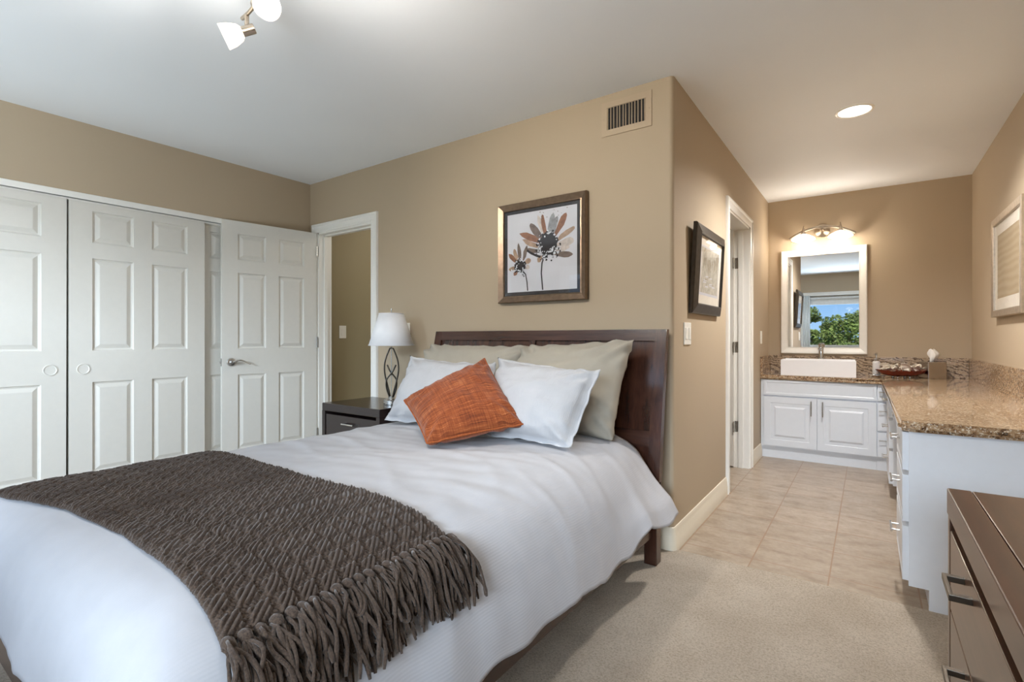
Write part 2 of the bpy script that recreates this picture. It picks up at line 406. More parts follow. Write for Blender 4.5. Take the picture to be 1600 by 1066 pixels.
slab_wall(b, 'y', 4.7, 4.8, XL, -2.1, 0, CH); slab_wall(b, 'x', -2.15, -2.05, YH + .12, YB, 0, CH); struct('wall_hall', b, M['wall_olive'])
b = new(); box(b, XL - .75, CY0 - .15, 0, XL - .72, CY1 + .1, CH); box(b, XL - .75, CY0 - .18, 0, XL - .12, CY0 - .15, CH); box(b, XL - .75, CY1 + .08, 0, XL - .12, CY1 + .11, CH)
struct('wall_closet', b, M['wall'])

# baseboards
BP = [(0, 0), (.015, 0), (.015, .055), (.012, .062), (.012, .088), (.008, .096), (.009, .106), (.004, .12), (0, .122)]
def runs(path):
    nrm = []
    for p in path: nrm.append(p[2:])
    b = new(); sweep(b, BP, [p[:2] for p in path], nrm); return b
pth = [(DX1 + .075, YH, 0, -1), (XS - .02, YH, 0, -1)] + [(x, y, (x - XS + .02) / .02, (y - YH - .02) / .02) for x, y in arc[1:-1]] + [(XS, YH + .02, 1, 0), (XS, BY0 - .06, 1, 0)]
struct('baseboard_side', runs(pth), M['base'], True)
struct('baseboard_alcove', runs([(XS, BY1 + .06, 1, 0), (XS, 5.12, 1, 0)]), M['base'], True)
struct('baseboard_right', runs([(XR, YR, -1, 0), (XR, 2.60, -1, 0)]), M['base'], True)

# casings (U shaped, stepped profile) and jambs
CAS = [(-.004, .0), (-.004, .012), (.010, .016), (.014, .011), (.045, .014), (.052, .021), (.066, .021), (.070, .015), (.070, 0)]
L = Loc((0, YH, 0), (1, 0, 0), (0, -1, 0))
b = new(); loops(b, L, (DX0, 0, DX1, DH), CAS, False)
for x, s in ((DX0, 1), (DX1, -1)): box(b, x, YH - .002, 0, x + s * .018, YH + .122, DH - .001)
box(b, DX0, YH - .002, DH, DX1, YH + .122, DH - .018)
for x, s in ((DX0 + .018, 1), (DX1 - .018, -1)): box(b, x, YH + .045, 0, x + s * .012, YH + .08, DH - .018)
box(b, DX0 + .018, YH + .045, DH - .018, DX1 - .018, YH + .08, DH - .030)
struct('trim_1', b, M['trim'], True)
L = Loc((XS, 0, 0), (0, 1, 0), (1, 0, 0))
b = new(); loops(b, L, (BY0, 0, BY1, BDH), CAS, False)
for y, s in ((BY0, 1), (BY1, -1)): box(b, XS + .002, y, 0, XS - .122, y + s * .018, BDH - .001)
box(b, XS + .002, BY0, BDH, XS - .122, BY1, BDH - .018)
box(b, XS - .045, BY1 - .018, 0, XS - .08, BY1 - .030, BDH - .018); box(b, XS - .045, BY0 + .018, 0, XS - .08, BY0 + .030, BDH - .018)
struct('trim_2', b, M['trim'], True)
# closet header trim and track
b = new(); box(b, XL - .02, CY0 - .03, CHD, XL + .008, CY1 + .005, CHD + .038, .002); box(b, XL - .02, CY1, 0, XL + .008, CY1 + .035, CHD + .038, .002)
box(b, XL - .105, CY0, CHD - .012, XL - .015, CY1, CHD + .002)
struct('trim_3', b, M['trim'])

# six panel doors
def six(W, st=.115, mu=.105, H=1.985):
    pw = (W - 2 * st - mu) / 2; rows = [(.225, .80), (1.00, 1.585), (1.685, 1.885)]
    return [(st + k * (pw + mu), z0, st + k * (pw + mu) + pw, z1) for k in (0, 1) for z0, z1 in rows]
RG = [(.004, -.009), (.014, -.012), (.036, -.003), (.040, -.002)]
def pull_cup(L, a, z, parent):
    b = new(); lathe(b, [(.034, -.001), (.034, .003), (.030, .004), (.026, .001), (.0, .0005)], L(a, z, .033), L.n, 28); link('finger_pull', b, M['door'], parent, True)
def closet_door(n, y0, W, back, pulls, skew=0):
    x = XL - .016 - .033 - back
    L = Loc((x, y0, .014), (skew, 1, 0), (1, 0, 0)); L.z = Vector((0, skew, 1)).normalized()
    b = new(); panel_slab(b, L, W, CHD - .024, .033, six(W), RG); o = struct('door_%d' % n, b, M['door'])
    for a in pulls: pull_cup(L, a, .885, o)
closet_door(1, .158, .772, 0, [.772 - .075], .002)
closet_door(2, .944, .776, 0, [.070])
closet_door(3, 1.66, .78, .042, [.71])
closet_door(4, -.6, .78, .042, [.07])
# bedroom door swung open against the closet
ang = math.radians(8.2)
hx, hy = -3.872, 2.553
d = Vector((-math.sin(ang), -math.cos(ang), 0)); nrm = Vector((math.cos(ang), -math.sin(ang), 0))
L = Loc(Vector((hx, hy, .012)) - nrm * .035 + d * .735, -d, nrm)
b = new(); panel_slab(b, L, .735, 1.982, .035, six(.735, .11, .10), RG); d5 = struct('door_5', b, M['door'])
b = new(); lathe(b, [(.033, 0), (.033, .006), (.028, .012), (.016, .014), (.012, .02), (.012, .045), (.0, .046)], L(.062, .897, .035), L.n, 28)
lev = [L(.062 + s * .125, .897 + .016 * math.sin(s * PI * 1.35) - .004 * s, .035 + .043 + .004 * math.sin(s * PI)) for s in [i / 14 for i in range(15)]]
tube(b, lev, [.0105 - .004 * i / 14 for i in range(15)], 10, True, .75); o = link('door_handle', b, M['steel'], d5, True)
b = new(); lbox(b, L, -.0015, .868, .006, .001, .926, .029, 0); lbox(b, L, -.010, .888, .011, .001, .906, .024, .003); link('latch_plate', b, M['steel'], d5)
for z in (.22, 1.0, 1.78):
    b = new(); c = L(.737, z, .038); tube(b, [c, c + Vector((0, 0, .09))], .0055, 10); link('hinge', b, M['steel'], d5, True)
# bathroom door swung into the bathroom, only its hinge edge in view
L = Loc((XS - .115, BY1 - .012, .012), (-1, 0, 0), (0, -1, 0))
b = new(); panel_slab(b, L, .74, 2.0, .035, six(.74), RG); d6 = struct('door_6', b, M['door'])
for z in (.30, .97, 1.68):
    b = new(); c = Vector((XS - .112, BY1 - .052, z)); tube(b, [c, c + Vector((0, 0, .09))], .006, 10)
    box(b, XS - .110, BY1 - .0195, z, XS - .082, BY1 - .018, z + .09); link('hinge', b, M['steel'], d6, True)

# rear windows
def window(n, r, sash):
    x0, z0, x1, z1 = r; L = Loc((0, YR, 0), (1, 0, 0), (0, 1, 0)); b = new()
    loops(b, L, r, [(0, 0), (0, .018), (.06, .022), (.075, .012), (.075, 0)])
    loops(b, L, r, [(0, .0), (0, -.12)])
    loops(b, L, (x0 + .045, z0 + .045, x1 - .045, z1 - .045), [(.045, -.05), (.0, -.05), (.0, -.09), (.045, -.09)])
    for s in sash: box(b, s - .022, YR - .088, z0, s + .022, YR - .052, z1)
    o = struct('window_%d' % n, b, M['trim'])
    b = new(); q = [b.verts.new(p) for p in ((x0 + .03, YR - .07, z0 + .03), (x1 - .03, YR - .07, z0 + .03), (x1 - .03, YR - .07, z1 - .03), (x0 + .03, YR - .07, z1 - .03))]; b.faces.new(q)
    link('window_pane', b, M['glass'], o)
    return o
w1 = window(1, W1, []); window(2, W2, [-2.56])
# rolled blind on the window and the gathered side curtain seen in the mirror
t1 = thing('roller_blind', 'white rolled-up window blind reflected along the top of the vanity mirror view', 'blind', (-.3, YR - .03, 1.80))
b = new(); tube(b, [(W1[0] + .01, YR - .03, 1.93), (W1[2] - .01, YR - .03, 1.93)], .025, 16); link('roller', b, M['curtain'], t1, True)
b = new(); box(b, W1[0] + .015, YR - .055, 1.80, W1[2] - .015, YR - .052, 1.93); box(b, W1[0] + .015, YR - .06, 1.79, W1[2] - .015, YR - .047, 1.81, .003); link('blind_cloth', b, M['curtain'], t1)
b = new(); pts = []
for i in range(41):
    s = i / 40; pts.append((W1[0] - .03 + .14 * s, YR + .05 + .022 * math.sin(s * 2 * PI * 5)))
lo = [b.verts.new((x, y, .02)) for x, y in pts]; hi = [b.verts.new((x, y, 1.99)) for x, y in pts]
for i in range(40): b.faces.new((lo[i], lo[i + 1], hi[i + 1], hi[i]))
cu = link('curtain', b, M['curtain'], None, 'all'); tag(cu, 'gathered white curtain at the left of the window reflected in the vanity mirror', 'curtain')
md = cu.modifiers.new('s', 'SOLIDIFY'); md.thickness = .003
b = new(); tube(b, [(W1[0] - .08, YR + .05, 1.992), (W1[2] + .08, YR + .05, 1.992)], .008, 12); rod = link('curtain_rod', b, M['trim'], None, True); tag(rod, 'white curtain rod over the window reflected in the vanity mirror', 'curtain rod')

# ------------------------------------------------------------------ outside
b = new(); n = 24
g = [[b.verts.new((-40 + 80 * i / n, -YR * 0 - 2.5 - 100 * j / n, -1.2 - 5.5 * min(1, j / 6) + .5 * noise.noise(Vector((i * .7, j * .7, 0))))) for j in range(n + 1)] for i in range(n + 1)]
for i in range(n):
    for j in range(n): b.faces.new((g[i][j], g[i + 1][j], g[i + 1][j + 1], g[i][j + 1]))
o = struct('ground', b, M['hill'])
def tree(x, y, h, r, label):
    t = thing('tree', label, 'tree', (x, y, -6.6), 'trees beyond the window')
    b = new(); tube(b, [(x, y, -6.6), (x + .1, y, -3), (x, y, h - 2 * r)], [.28, .2, .1], 8); link('trunk', b, M['bark'], t, True)
    b = new()
    cs = [(Vector((x + random.gauss(0, r * .35), y + random.gauss(0, r * .35), h - r * (.6 + 2.4 * random.random()))), r * random.uniform(.35, .6)) for _ in range(13)]
    cs.append((Vector((x, y, h - r * .5)), r * .5))
    for c, q in cs:
        for _ in range(150):
            v = Vector((random.gauss(0, 1), random.gauss(0, 1), random.gauss(0, 1))).normalized() * q * random.uniform(.55, 1)
            p = c + v; u, w = frame_of(Vector((random.gauss(0, 1), random.gauss(0, 1), random.gauss(0, 1) + .6)))
            s = random.uniform(.10, .2)
            b.faces.new([b.verts.new(p + u * s * a + w * s * e) for a, e in ((-1, -.4), (.2, -.6), (1, .3), (-.3, .6))])
    link('foliage', b, M['leaf'], t)
tl = ['leafy green tree reflected at the left edge of the mirror window', 'tall leafy green tree left of centre in the mirror window', 'leafy green tree in the centre of the mirror window', 'leafy green tree right of centre in the mirror window', 'leafy green tree reflected at the right edge of the mirror window', 'leafy tree set back behind the tall tree in the mirror window', 'leafy tree set back behind the centre tree in the mirror window']
for i, (x, y, h, r) in enumerate([(-8.6, -60, 3.9, 1.7), (-5.3, -56, 4.7, 1.5), (-3.2, -62, 4.0, 1.4), (-1.7, -54, 3.8, 1.3), (.9, -60, 4.2, 1.6), (-4.6, -69, 4.0, 1.5), (-.9, -72, 4.9, 1.5)]): tree(x, y, h, r, tl[i])

# ------------------------------------------------------------------ bed
BCX = -1.615
bed = thing('bed', 'dark mahogany bed with a leaning panelled headboard below the flower picture', 'bed', (BCX, 1.4, .006))
def hb_y(z):                                                         # leaning, slightly curved face of the headboard
    s = (z - .13) / 1.0; return 2.362 + .062 * s + .066 * s * s
def hb_slab(b, x0, x1, z0, z1, c0, c1, n=12, mi=0):
    rows = []
    for i in range(n + 1):
        z = z0 + (z1 - z0) * i / n; y = hb_y(z)
        rows.append([b.verts.new(p) for p in ((x0, y + c0, z), (x1, y + c0, z), (x1, y + c1, z), (x0, y + c1, z))])
    for r, s in zip(rows, rows[1:]):
        for k in range(4): b.faces.new((r[k], r[(k + 1) % 4], s[(k + 1) % 4], s[k]))
    b.faces.new(rows[0][::-1]); b.faces.new(rows[-1])
HX0, HX1, HT = -2.405, -.822, 1.138
b = new(); hb_slab(b, HX0 + .01, HX1 - .01, .30, HT - .02, .012, .032)
hb = link('headboard', b, M['bedpanel'], bed, True)
for x0, x1 in ((HX0, HX0 + .058), (HX1 - .058, HX1), (BCX - .022, BCX + .022)):
    b = new(); hb_slab(b, x0, x1, .30 if x1 - x0 > .05 else .55, HT - (0 if x1 - x0 > .05 else .058), 0, .042); bmesh.ops.bevel(b, geom=[e for e in b.edges if abs((e.verts[0].co - e.verts[1].co).normalized().z) > .8 or e.calc_length() > .5], offset=.003, segments=2, affect='EDGES')
    link('stile', b, M['bedwood'], hb, True)
b = new(); hb_slab(b, HX0 + .057, HX1 - .057, HT - .058, HT, 0, .042, 3); link('top_rail', b, M['bedwood_h'], hb, True)
b = new(); hb_slab(b, HX0 + .057, HX1 - .057, .56, .635, .001, .04, 3); link('lower_rail', b, M['bedwood_h'], hb, True)
for x in (HX0, HX1 - .062):
    b = new(); vs = box(b, x, 2.345, .006, x + .062, 2.41, .40, .004); link('leg', b, M['bedwood'], bed)
for x in (HX0 + .02, HX1 - .05):
    b = new(); box(b, x, .40, .14, x + .03, 2.36, .32, .004); link('side_rail', b, M['bedwood_h'], bed)
b = new(); box(b, HX0 + .02, .37, .03, HX1 - .02, .405, .40, .006); link('footboard', b, M['bedwood_h'], bed)
for x in (HX0 + .06, HX1 - .12):
    b = new(); box(b, x, .405, .006, x + .06, .465, .15, .003); link('leg', b, M['bedwood'], bed)
b = new(); box(b, HX0 + .05, .41, .28, HX1 - .05, 2.35, .31); link('slat_base', b, M['bedwood_h'], bed)
b = new(); box(b, -2.35, .42, .31, -.88, 2.34, .54, .06, 4); link('mattress', b, M['duvet'], bed, True)

# duvet: an analytic quilt surface; throw and fringe lie on the same surface
PROF = [(0, .625), (.35, .625), (.52, .619), (.62, .606), (.70, .576), (.755, .535), (.80, .474), (.832, .40), (.852, .335), (.868, .262)]
def lerp_prof(P, s):
    # s in 0..1 by arc length, Catmull-like smooth sampling
    d = [0]
    for p, q in zip(P, P[1:]): d.append(d[-1] + math.hypot(q[0] - p[0], q[1] - p[1]))
    t = s * d[-1]
    for i in range(len(P) - 1):
        if t <= d[i + 1] + 1e-9:
            f = (t - d[i]) / (d[i + 1] - d[i]); break
    g = lambda k: P[max(0, min(len(P) - 1, k))]
    p0, p1, p2, p3 = g(i - 1), g(i), g(i + 1), g(i + 2)
    def cr(a, b_, c, e): return .5 * (2 * b_ + (c - a) * f + (2 * a - 5 * b_ + 4 * c - e) * f * f + (3 * b_ - a - 3 * c + e) * f ** 3)
    return cr(p0[0], p1[0], p2[0], p3[0]), cr(p0[1], p1[1], p2[1], p3[1])
ARC = sum(math.hypot(q[0] - p[0], q[1] - p[1]) for p, q in zip(PROF, PROF[1:]))
TAB = [lerp_prof(PROF, i / 200) for i in range(201)]
FOOT = [(.264, .228), (.272, .16), (.29, .10), (.325, .048), (.38, .016), (.46, .003), (.56, 0)]   # y, drop
FT = [lerp_prof(FOOT, i / 60) for i in range(61)]
FARC = sum(math.hypot(q[0] - p[0], q[1] - p[1]) for p, q in zip(FOOT, FOOT[1:]))
YEND = 2.335; TOT = FARC + YEND - .56
def tabs(s):
    x = max(0, min(1, s)) * 200; i = min(199, int(x)); f = x - i
    return TAB[i][0] * (1 - f) + TAB[i + 1][0] * f, TAB[i][1] * (1 - f) + TAB[i + 1][1] * f
def foot(l):
    if l >= FARC: return .56 + l - FARC, 0.0
    x = l / FARC * 60; i = min(59, int(x)); f = x - i
    return FT[i][0] * (1 - f) + FT[i + 1][0] * f, FT[i][1] * (1 - f) + FT[i + 1][1] * f
def S0(a, l):
    """a: signed arc from the middle, l: arc from the foot hem"""
    sg = 1 if a >= 0 else -1; off, z = tabs(abs(a) / ARC); drop = max(0, .625 - z)
    y, fd = foot(l); fd = max(0, fd)
    side = min(1, drop / .36)
    # the quilt slumps more near the headboard and flares at its hem there
    hd = max(0, min(1, (y - 1.75) / .5)); off -= hd * .045 * math.sin(min(1, side * 1.25) * PI) * (1 if sg > 0 else .6)
    off += .045 * hd ** 3 * side ** 3 * (1 if sg > 0 else 0)
    tot = (drop ** 2.4 + fd ** 2.4) ** (1 / 2.4)
    lat = off * (1 - .05 * min(1, fd / .25))
    # hem: scalloped drop and folds
    nz = noise.noise(Vector((y * 2.3, sg * 3.1, 0))); nz2 = noise.noise(Vector((y * 6.5, sg * 7.7, 2)))
    lat += side ** 2 * (.022 * nz + .012 * nz2)
    tot += side ** 3 * (.030 * nz2 + .018 * math.sin(y * 4.2 + .6))
    if sg > 0: tot -= .07 * side ** 3 * max(0, 1 - abs(y - 2.02) / .22) ** 2
    ff = min(1, fd / .25); n3 = noise.noise(Vector((sg * off * 3.4, 5, 0)))
    y -= ff ** 2 * .016 * n3; tot += ff ** 3 * .02 * noise.noise(Vector((sg * off * 5, 9, 0)))
    so = sg * off
    def ridge(x): return (1 - abs(noise.noise(x)) * 2) ** 3
    wr = .006 * noise.noise(Vector((so * 3.2, y * 2.2, 1))) + .0035 * noise.noise(Vector((so * 2.5 + y * 3, y * 10 - so * 2, 4)))
    pz = max(0, min(1, (y - .95) / .3))
    wr += pz * (.006 * ridge(Vector((so * 1.6 - y * .8, y * 5.0 + so * 2.4, 12))) + .003 * noise.noise(Vector((so * 4 + 8, y * 19 - so * 6, 2))))
    wr += (1 - side) * .0025 * noise.noise(Vector((so * 14, y * 9, 21)))
    lat += side * (1 - .4 * side) * (.010 * ridge(Vector((y * 3.4 + off * 2.5 + sg, off * 1.2, 31))) + .006 * noise.noise(Vector((y * 11 + off * 5, off * 3, sg * 4))))
    y -= ff * (.007 * ridge(Vector((so * 4.2, fd * 2, 41))) + .003 * noise.noise(Vector((so * 16, fd * 4, 43))))
    return Vector((BCX + sg * lat, y, .625 - tot + wr))
def SN(a, l, h):
    e = .012; p = S0(a, l); n = (S0(a + e, l) - S0(a - e, l)).cross(S0(a, l + e) - S0(a, l - e)).normalized()
    if n.z < 0 and abs(n.z) > .3: n = -n
    return p + n * h
b = new(); NU, NV = 130, 150; uvl = b.loops.layers.uv.new('UVMap'); grid = []
for i in range(NU + 1):
    a = -ARC + 2 * ARC * i / NU; grid.append([b.verts.new(S0(a, TOT * j / NV)) for j in range(NV + 1)])
for i in range(NU):
    for j in range(NV):
        f = b.faces.new((grid[i][j], grid[i + 1][j], grid[i + 1][j + 1], grid[i][j + 1]))
        for lp, (p, q) in zip(f.loops, ((i, j), (i + 1, j), (i + 1, j + 1), (i, j + 1))): lp[uvl].uv = (p / NU * 2 * ARC, q / NV * TOT)
o = link('duvet', b, M['duvet'], None, 'all'); tag(o, 'white cotton duvet with faint stripes hanging over the sides of the bed', 'duvet')
md = o.modifiers.new('s', 'SOLIDIFY'); md.thickness = .018; md.offset = -1

# woven throw
def l_of_y(y):
    if y >= .56: return FARC + y - .56
    for i in range(600):
        l = FARC * i / 600
        if foot(l)[0] >= y: return l
    return FARC
def a_of_off(o):
    for i in range(401):
        if tabs(i / 400)[0] >= abs(o): return math.copysign(ARC * i / 400, o)
    return math.copysign(ARC, o)
def near_y(x):
    k = [(-2.6, .31), (-2.35, .335), (-2.1, .365), (-1.8, .415), (-1.46, .44), (-1.15, .43), (-.85, .405)]
    for p, q in zip(k, k[1:]):
        if x <= q[0]: return p[1] + (q[1] - p[1]) * max(0, (x - p[0]) / (q[0] - p[0]))
    return k[-1][1]
def knit(p, q):
    """height of the yarn at throw coordinates: diamond patches of long floats in a beaded ground"""
    u = (p + q) / math.sqrt(2); w = (q - p) / math.sqrt(2)
    PU, PW = .072, .066
    best = 9
    for sh in (0, .5):
        du = ((u / PU + sh) % 1 - .5) * PU; dw = ((w / PW + sh) % 1 - .5) * PW
        m = abs(du) / .0205 + abs(dw) / .0315; best = min(best, m)
    cord = abs(math.sin(PI * u / .0102)) ** .75
    k = max(0, min(1, (1.08 - best) / .16))
    tie = abs(math.sin(PI * (w + .0035 * math.floor(u / .0102)) / .0082)) ** .8
    return k * (.0030 + .0088 * cord) + (1 - k) * (.0062 * cord ** .6 * (.08 + .92 * tie))
AR = a_of_off(.715); AL = -ARC * .90
NP, NQ = 780, 260
b = new(); rows = []
for i in range(NP + 1):
    a = AL + (AR - AL) * i / NP; off = math.copysign(tabs(abs(a) / ARC)[0], a); x = BCX + off
    l0 = l_of_y(near_y(x)) if i % 6 == 0 or i == NP else l0 if False else l_of_y(near_y(x)); l1 = l_of_y(.982 + .006 * math.sin(x * 9))
    r = []
    for j in range(0, NQ + 1):
        l = l0 + (l1 - l0) * j / NQ; r.append((a, l))
    rows.append(r)
# coarse base surface with normals, then yarn relief on top
CA, CL = 96, 60
lmin = min(r[0][1] for r in rows) - .01; lmax = max(r[-1][1] for r in rows) + .01
base = [[(S0(AL + (AR - AL) * i / CA, lmin + (lmax - lmin) * j / CL), SN(AL + (AR - AL) * i / CA, lmin + (lmax - lmin) * j / CL, 1)) for j in range(CL + 1)] for i in range(CA + 1)]
def surf(a, l):
    x = (a - AL) / (AR - AL) * CA; yv = (l - lmin) / (lmax - lmin) * CL; i = max(0, min(CA - 1, int(x))); j = max(0, min(CL - 1, int(yv))); f, g_ = x - i, yv - j
    def mixv(k): return (base[i][j][k] * (1 - f) + base[i + 1][j][k] * f) * (1 - g_) + (base[i][j + 1][k] * (1 - f) + base[i + 1][j + 1][k] * f) * g_
    p = mixv(0); return p, (mixv(1) - p).normalized()
vv = []
for i, r in enumerate(rows):
    c = []
    for j, (a, l) in enumerate(r):
        p, n = surf(a, l); e = min(1, min(j, NQ - j) / 5, (i + 2) / 5)
        c.append(b.verts.new(p + n * (.003 + (.006 + .9 * knit(a + 5, l + 3)) * (.25 + .75 * math.sqrt(max(0, e))) + .003 * noise.noise(Vector((a * 4, l * 4, 7))))))
    vv.append(c)
for i in range(NP):
    for j in range(NQ): b.faces.new((vv[i][j], vv[i + 1][j], vv[i + 1][j + 1], vv[i][j + 1]))
throw = link('throw_blanket', b, M['yarn'], None, 'all'); tag(throw, 'chunky brown woven throw with long fringe across the foot of the bed', 'throw')
md = throw.modifiers.new('s', 'SOLIDIFY'); md.thickness = .005; md.offset = -1
la, lb = l_of_y(near_y(BCX + .715)), l_of_y(.982)
NT_ = 22
for k in range(NT_):
    l = la + .008 + (lb - la - .016) * k / (NT_ - 1); b = new()
    p, n = surf(AR, l); p2 = SN(AR + .02, l, .012)
    kr = random.uniform(.75, 1.0)
    lathe(b, [(.005, -.016), (.011 * kr, -.010), (.0140 * kr, -.002), (.0115 * kr, .007), (.007, .016)], p + n * random.uniform(.011, .015) + (p2 - p) * .2, (p2 - p), 12)
    for s in range(21):
        fan = random.uniform(-.030, .030); ln = random.uniform(.075, .165); top = s % 3 == 0; hh = random.uniform(.006, .016) + (.014 if top else 0); pts = []
        ph = random.uniform(0, 6.28); am = random.uniform(.003, .011); fq = random.uniform(4, 8); lift = random.uniform(-.004, .010); NS = 12
        curl = random.random() < .22
        for q in range(NS + 1):
            f = q / NS; aa = AR + .004 + ln * (f if not curl else .75 * math.sin(f * 2.2)); ll = l + fan * (f ** .7) + am * math.sin(ph + f * fq) - .010 * f
            pts.append(SN(aa, ll, max(.0055, hh * (1 - .4 * f) * (.5 + .9 * math.sin(min(1, f * 1.5) * PI * .62)) + lift * math.sin(ph * 2 + f * 6) + .004)))
        r0 = random.uniform(.0030, .0049)
        tube(b, pts, [r0 * (.8 if q == 0 else .7 if q == NS else 1 + .12 * math.sin(q * 2.1 + ph)) for q in range(NS + 1)], 6)
    link('fringe_tassel', b, M['yarn'], throw, 'all')

# ------------------------------------------------------------------ pillows
def pillow(name, c4, th, mat, label, cat, seed, flange=0, group=None, piping=None, pinch=.05, sagz=0, N=34, expo=.42, wr=.006, front=.62):
    """c4: bottom-left, bottom-right, top-right, top-left corners of its middle surface"""
    BL, BR, TR, TL = [Vector(c) for c in c4]
    nrm = (BR - BL).cross(TL - BL).normalized()
    if nrm.y > 0: nrm = -nrm
    b = new(); uvl = b.loops.layers.uv.new('UVMap')
    def mid(u, v):
        k = pinch; uu = u * (1 - k * (1 - v * v)); vv_ = v * (1 - k * 1.2 * (1 - u * u))
        s, t_ = (uu + 1) / 2, (vv_ + 1) / 2
        return (BL * (1 - s) + BR * s) * (1 - t_) + (TL * (1 - s) + TR * s) * t_
    fl = flange
    def tk(u, v):
        su, sv = abs(u) / (1 - fl), abs(v) / (1 - fl)
        if su >= 1 or sv >= 1: return .004
        prof = ((1 - su ** 2.2) * (1 - sv ** 2.2)) ** expo
        return .004 + th / 2 * prof * (1 - .12 * v)
    def pos(u, v, side):
        p = mid(u, v); e = max(abs(u), abs(v))
        w = wr * noise.noise(Vector((u * 2.2 + seed, v * 2.2, side))) + wr * .6 * noise.noise(Vector((u * 6 + seed, v * 5, side * 2 + 3)))
        rg = (1 - abs(noise.noise(Vector((u * 2.6 + v * 1.5 + seed, v * 3.4 - u * 1.2, side + 5)))) * 2) ** 3
        w += wr * .8 * rg
        # tension creases running in from the corners
        cr = wr * 1.5 * math.sin(18 * (abs(u) - abs(v)) + seed) * max(0, (abs(u) * abs(v)) - .2) * 1.6
        t_ = tk(u, v); k = front if side > 0 else 1 - front
        out = nrm * (side * (t_ * 2 * k + (w + cr) * min(1, t_ / .02)))
        if fl and e > 1 - fl: out = out + nrm * (.016 * noise.noise(Vector((u * 3.2 + seed, v * 3.2, 9))) + .014 * (abs(u * v)) ** 4) + Vector((.006 * noise.noise(Vector((u * 4, v * 4, seed + 4))), 0, .010 * noise.noise(Vector((u * 4.5, v * 4.5, seed)))))
        return p + out
    vf = {}
    for side in (1, -1):
        for i in range(N + 1):
            for j in range(N + 1):
                if side < 0 and (i in (0, N) or j in (0, N)): vf[side, i, j] = vf[1, i, j]; continue
                f = lambda k: math.sin((k / N * 2 - 1) * PI / 2) * .55 + (k / N * 2 - 1) * .45
                vf[side, i, j] = b.verts.new(pos(f(i), f(j), side))
    for side in (1, -1):
        for i in range(N):
            for j in range(N):
                q = [(i, j), (i + 1, j), (i + 1, j + 1), (i, j + 1)]
                fc = b.faces.new([vf[side, x, y] for x, y in q])
                for lp, (x, y) in zip(fc.loops, q): lp[uvl].uv = (x / N, y / N)
    edge = [vf[1, i, 0].co.copy() for i in range(N)] + [vf[1, N, j].co.copy() for j in range(N)] + [vf[1, i, N].co.copy() for i in range(N, 0, -1)] + [vf[1, 0, j].co.copy() for j in range(N, 0, -1)]
    o = link(name, b, mat, None, 'all'); tag(o, label, cat, group)
    if piping:
        b = new(); tube(b, edge + [edge[0]], .0042, 7); link('piping', b, piping, o, 'all')
    return o
pillow('pillow_sham', [(-2.37, 2.17, .625), (-1.60, 2.19, .625), (-1.575, 2.395, 1.045), (-2.345, 2.385, 1.05)], .17, M['sham'], 'beige sham at the left leaning on the headboard, nearer the lamp', 'pillow', 3.1, pinch=.045, wr=.012)
pillow('pillow_sham', [(-1.60, 2.12, .625), (-.965, 2.17, .615), (-.945, 2.375, 1.085), (-1.58, 2.345, 1.045)], .17, M['sham'], 'beige sham at the right leaning on the headboard, one corner standing tallest', 'pillow', 5.7, pinch=.05, wr=.012)
pillow('pillow', [(-2.19, 1.88, .632), (-1.54, 1.91, .632), (-1.56, 2.075, .955), (-2.19, 2.075, .98)], .17, M['white_pillow'], 'white flanged pillow nearest the bedside lamp, left of the rust cushion', 'pillow', 1.3, flange=.07, pinch=.04, wr=.011)
pillow('pillow', [(-1.53, 1.85, .632), (-1.003, 1.845, .628), (-.953, 2.035, .945), (-1.53, 2.055, .985)], .17, M['white_pillow'], 'white flanged pillow right of the rust cushion, in front of the taller beige sham', 'pillow', 8.2, flange=.07, pinch=.04, wr=.011)
pillow('throw_cushion', [(-1.502, 1.507, .648), (-1.215, 1.800, .716), (-1.551, 1.952, .986), (-1.808, 1.660, .79)], .14, M['rust'], 'square rust orange cushion propped on one corner in front of the white pillows', 'cushion', 2.4, piping=M['rust_pipe'], pinch=.04, expo=.55, wr=.0075)

# ------------------------------------------------------------------ nightstand and lamp
NX0, NX1, NY0, NY1, NZ = -3.13, -2.52, 2.105, 2.545, .64
ns = thing('nightstand', 'dark brown nightstand between the doorway and the bed, a lamp on it', 'nightstand', ((NX0 + NX1) / 2, (NY0 + NY1) / 2, .006))
b = new(); box(b, NX0, NY0, NZ - .055, NX1, NY1, NZ, .005); link('top', b, M['nightwood'], ns)
b = new()
for x in (NX0, NX1 - .035): box(b, x, NY0, .10, x + .035, NY1, NZ - .053, .002)
box(b, NX0 + .03, NY1 - .02, .12, NX1 - .03, NY1, NZ - .05); box(b, NX0 + .03, NY0 + .02, .12, NX1 - .03, NY1, .14)
link('carcass', b, M['nightwood'], ns)
for x in (NX0, NX1 - .045):
    for y in (NY0, NY1 - .045):
        b = new(); box(b, x, y, .006, x + .045, y + .045, .102, .002); link('leg', b, M['nightwood'], ns)
for z0, z1 in ((.375, .565), (.155, .360)):
    b = new(); box(b, NX0 + .039, NY0 + .006, z0, NX1 - .039, NY1 - .03, z1, .002); dr = link('drawer', b, M['nightwood'], ns)
    b = new(); z = z1 - .05; tube(b, [(-2.885, NY0 + .008, z), (-2.885, NY0 - .018, z), (-2.765, NY0 - .018, z), (-2.765, NY0 + .008, z)], .006, 8); link('drawer_pull', b, M['steel'], dr, True)
LX, LY = -2.655, 2.32
lp = thing('table_lamp', 'table lamp with white shade on curved pewter bars, on the nightstand', 'lamp', (LX, LY, NZ))
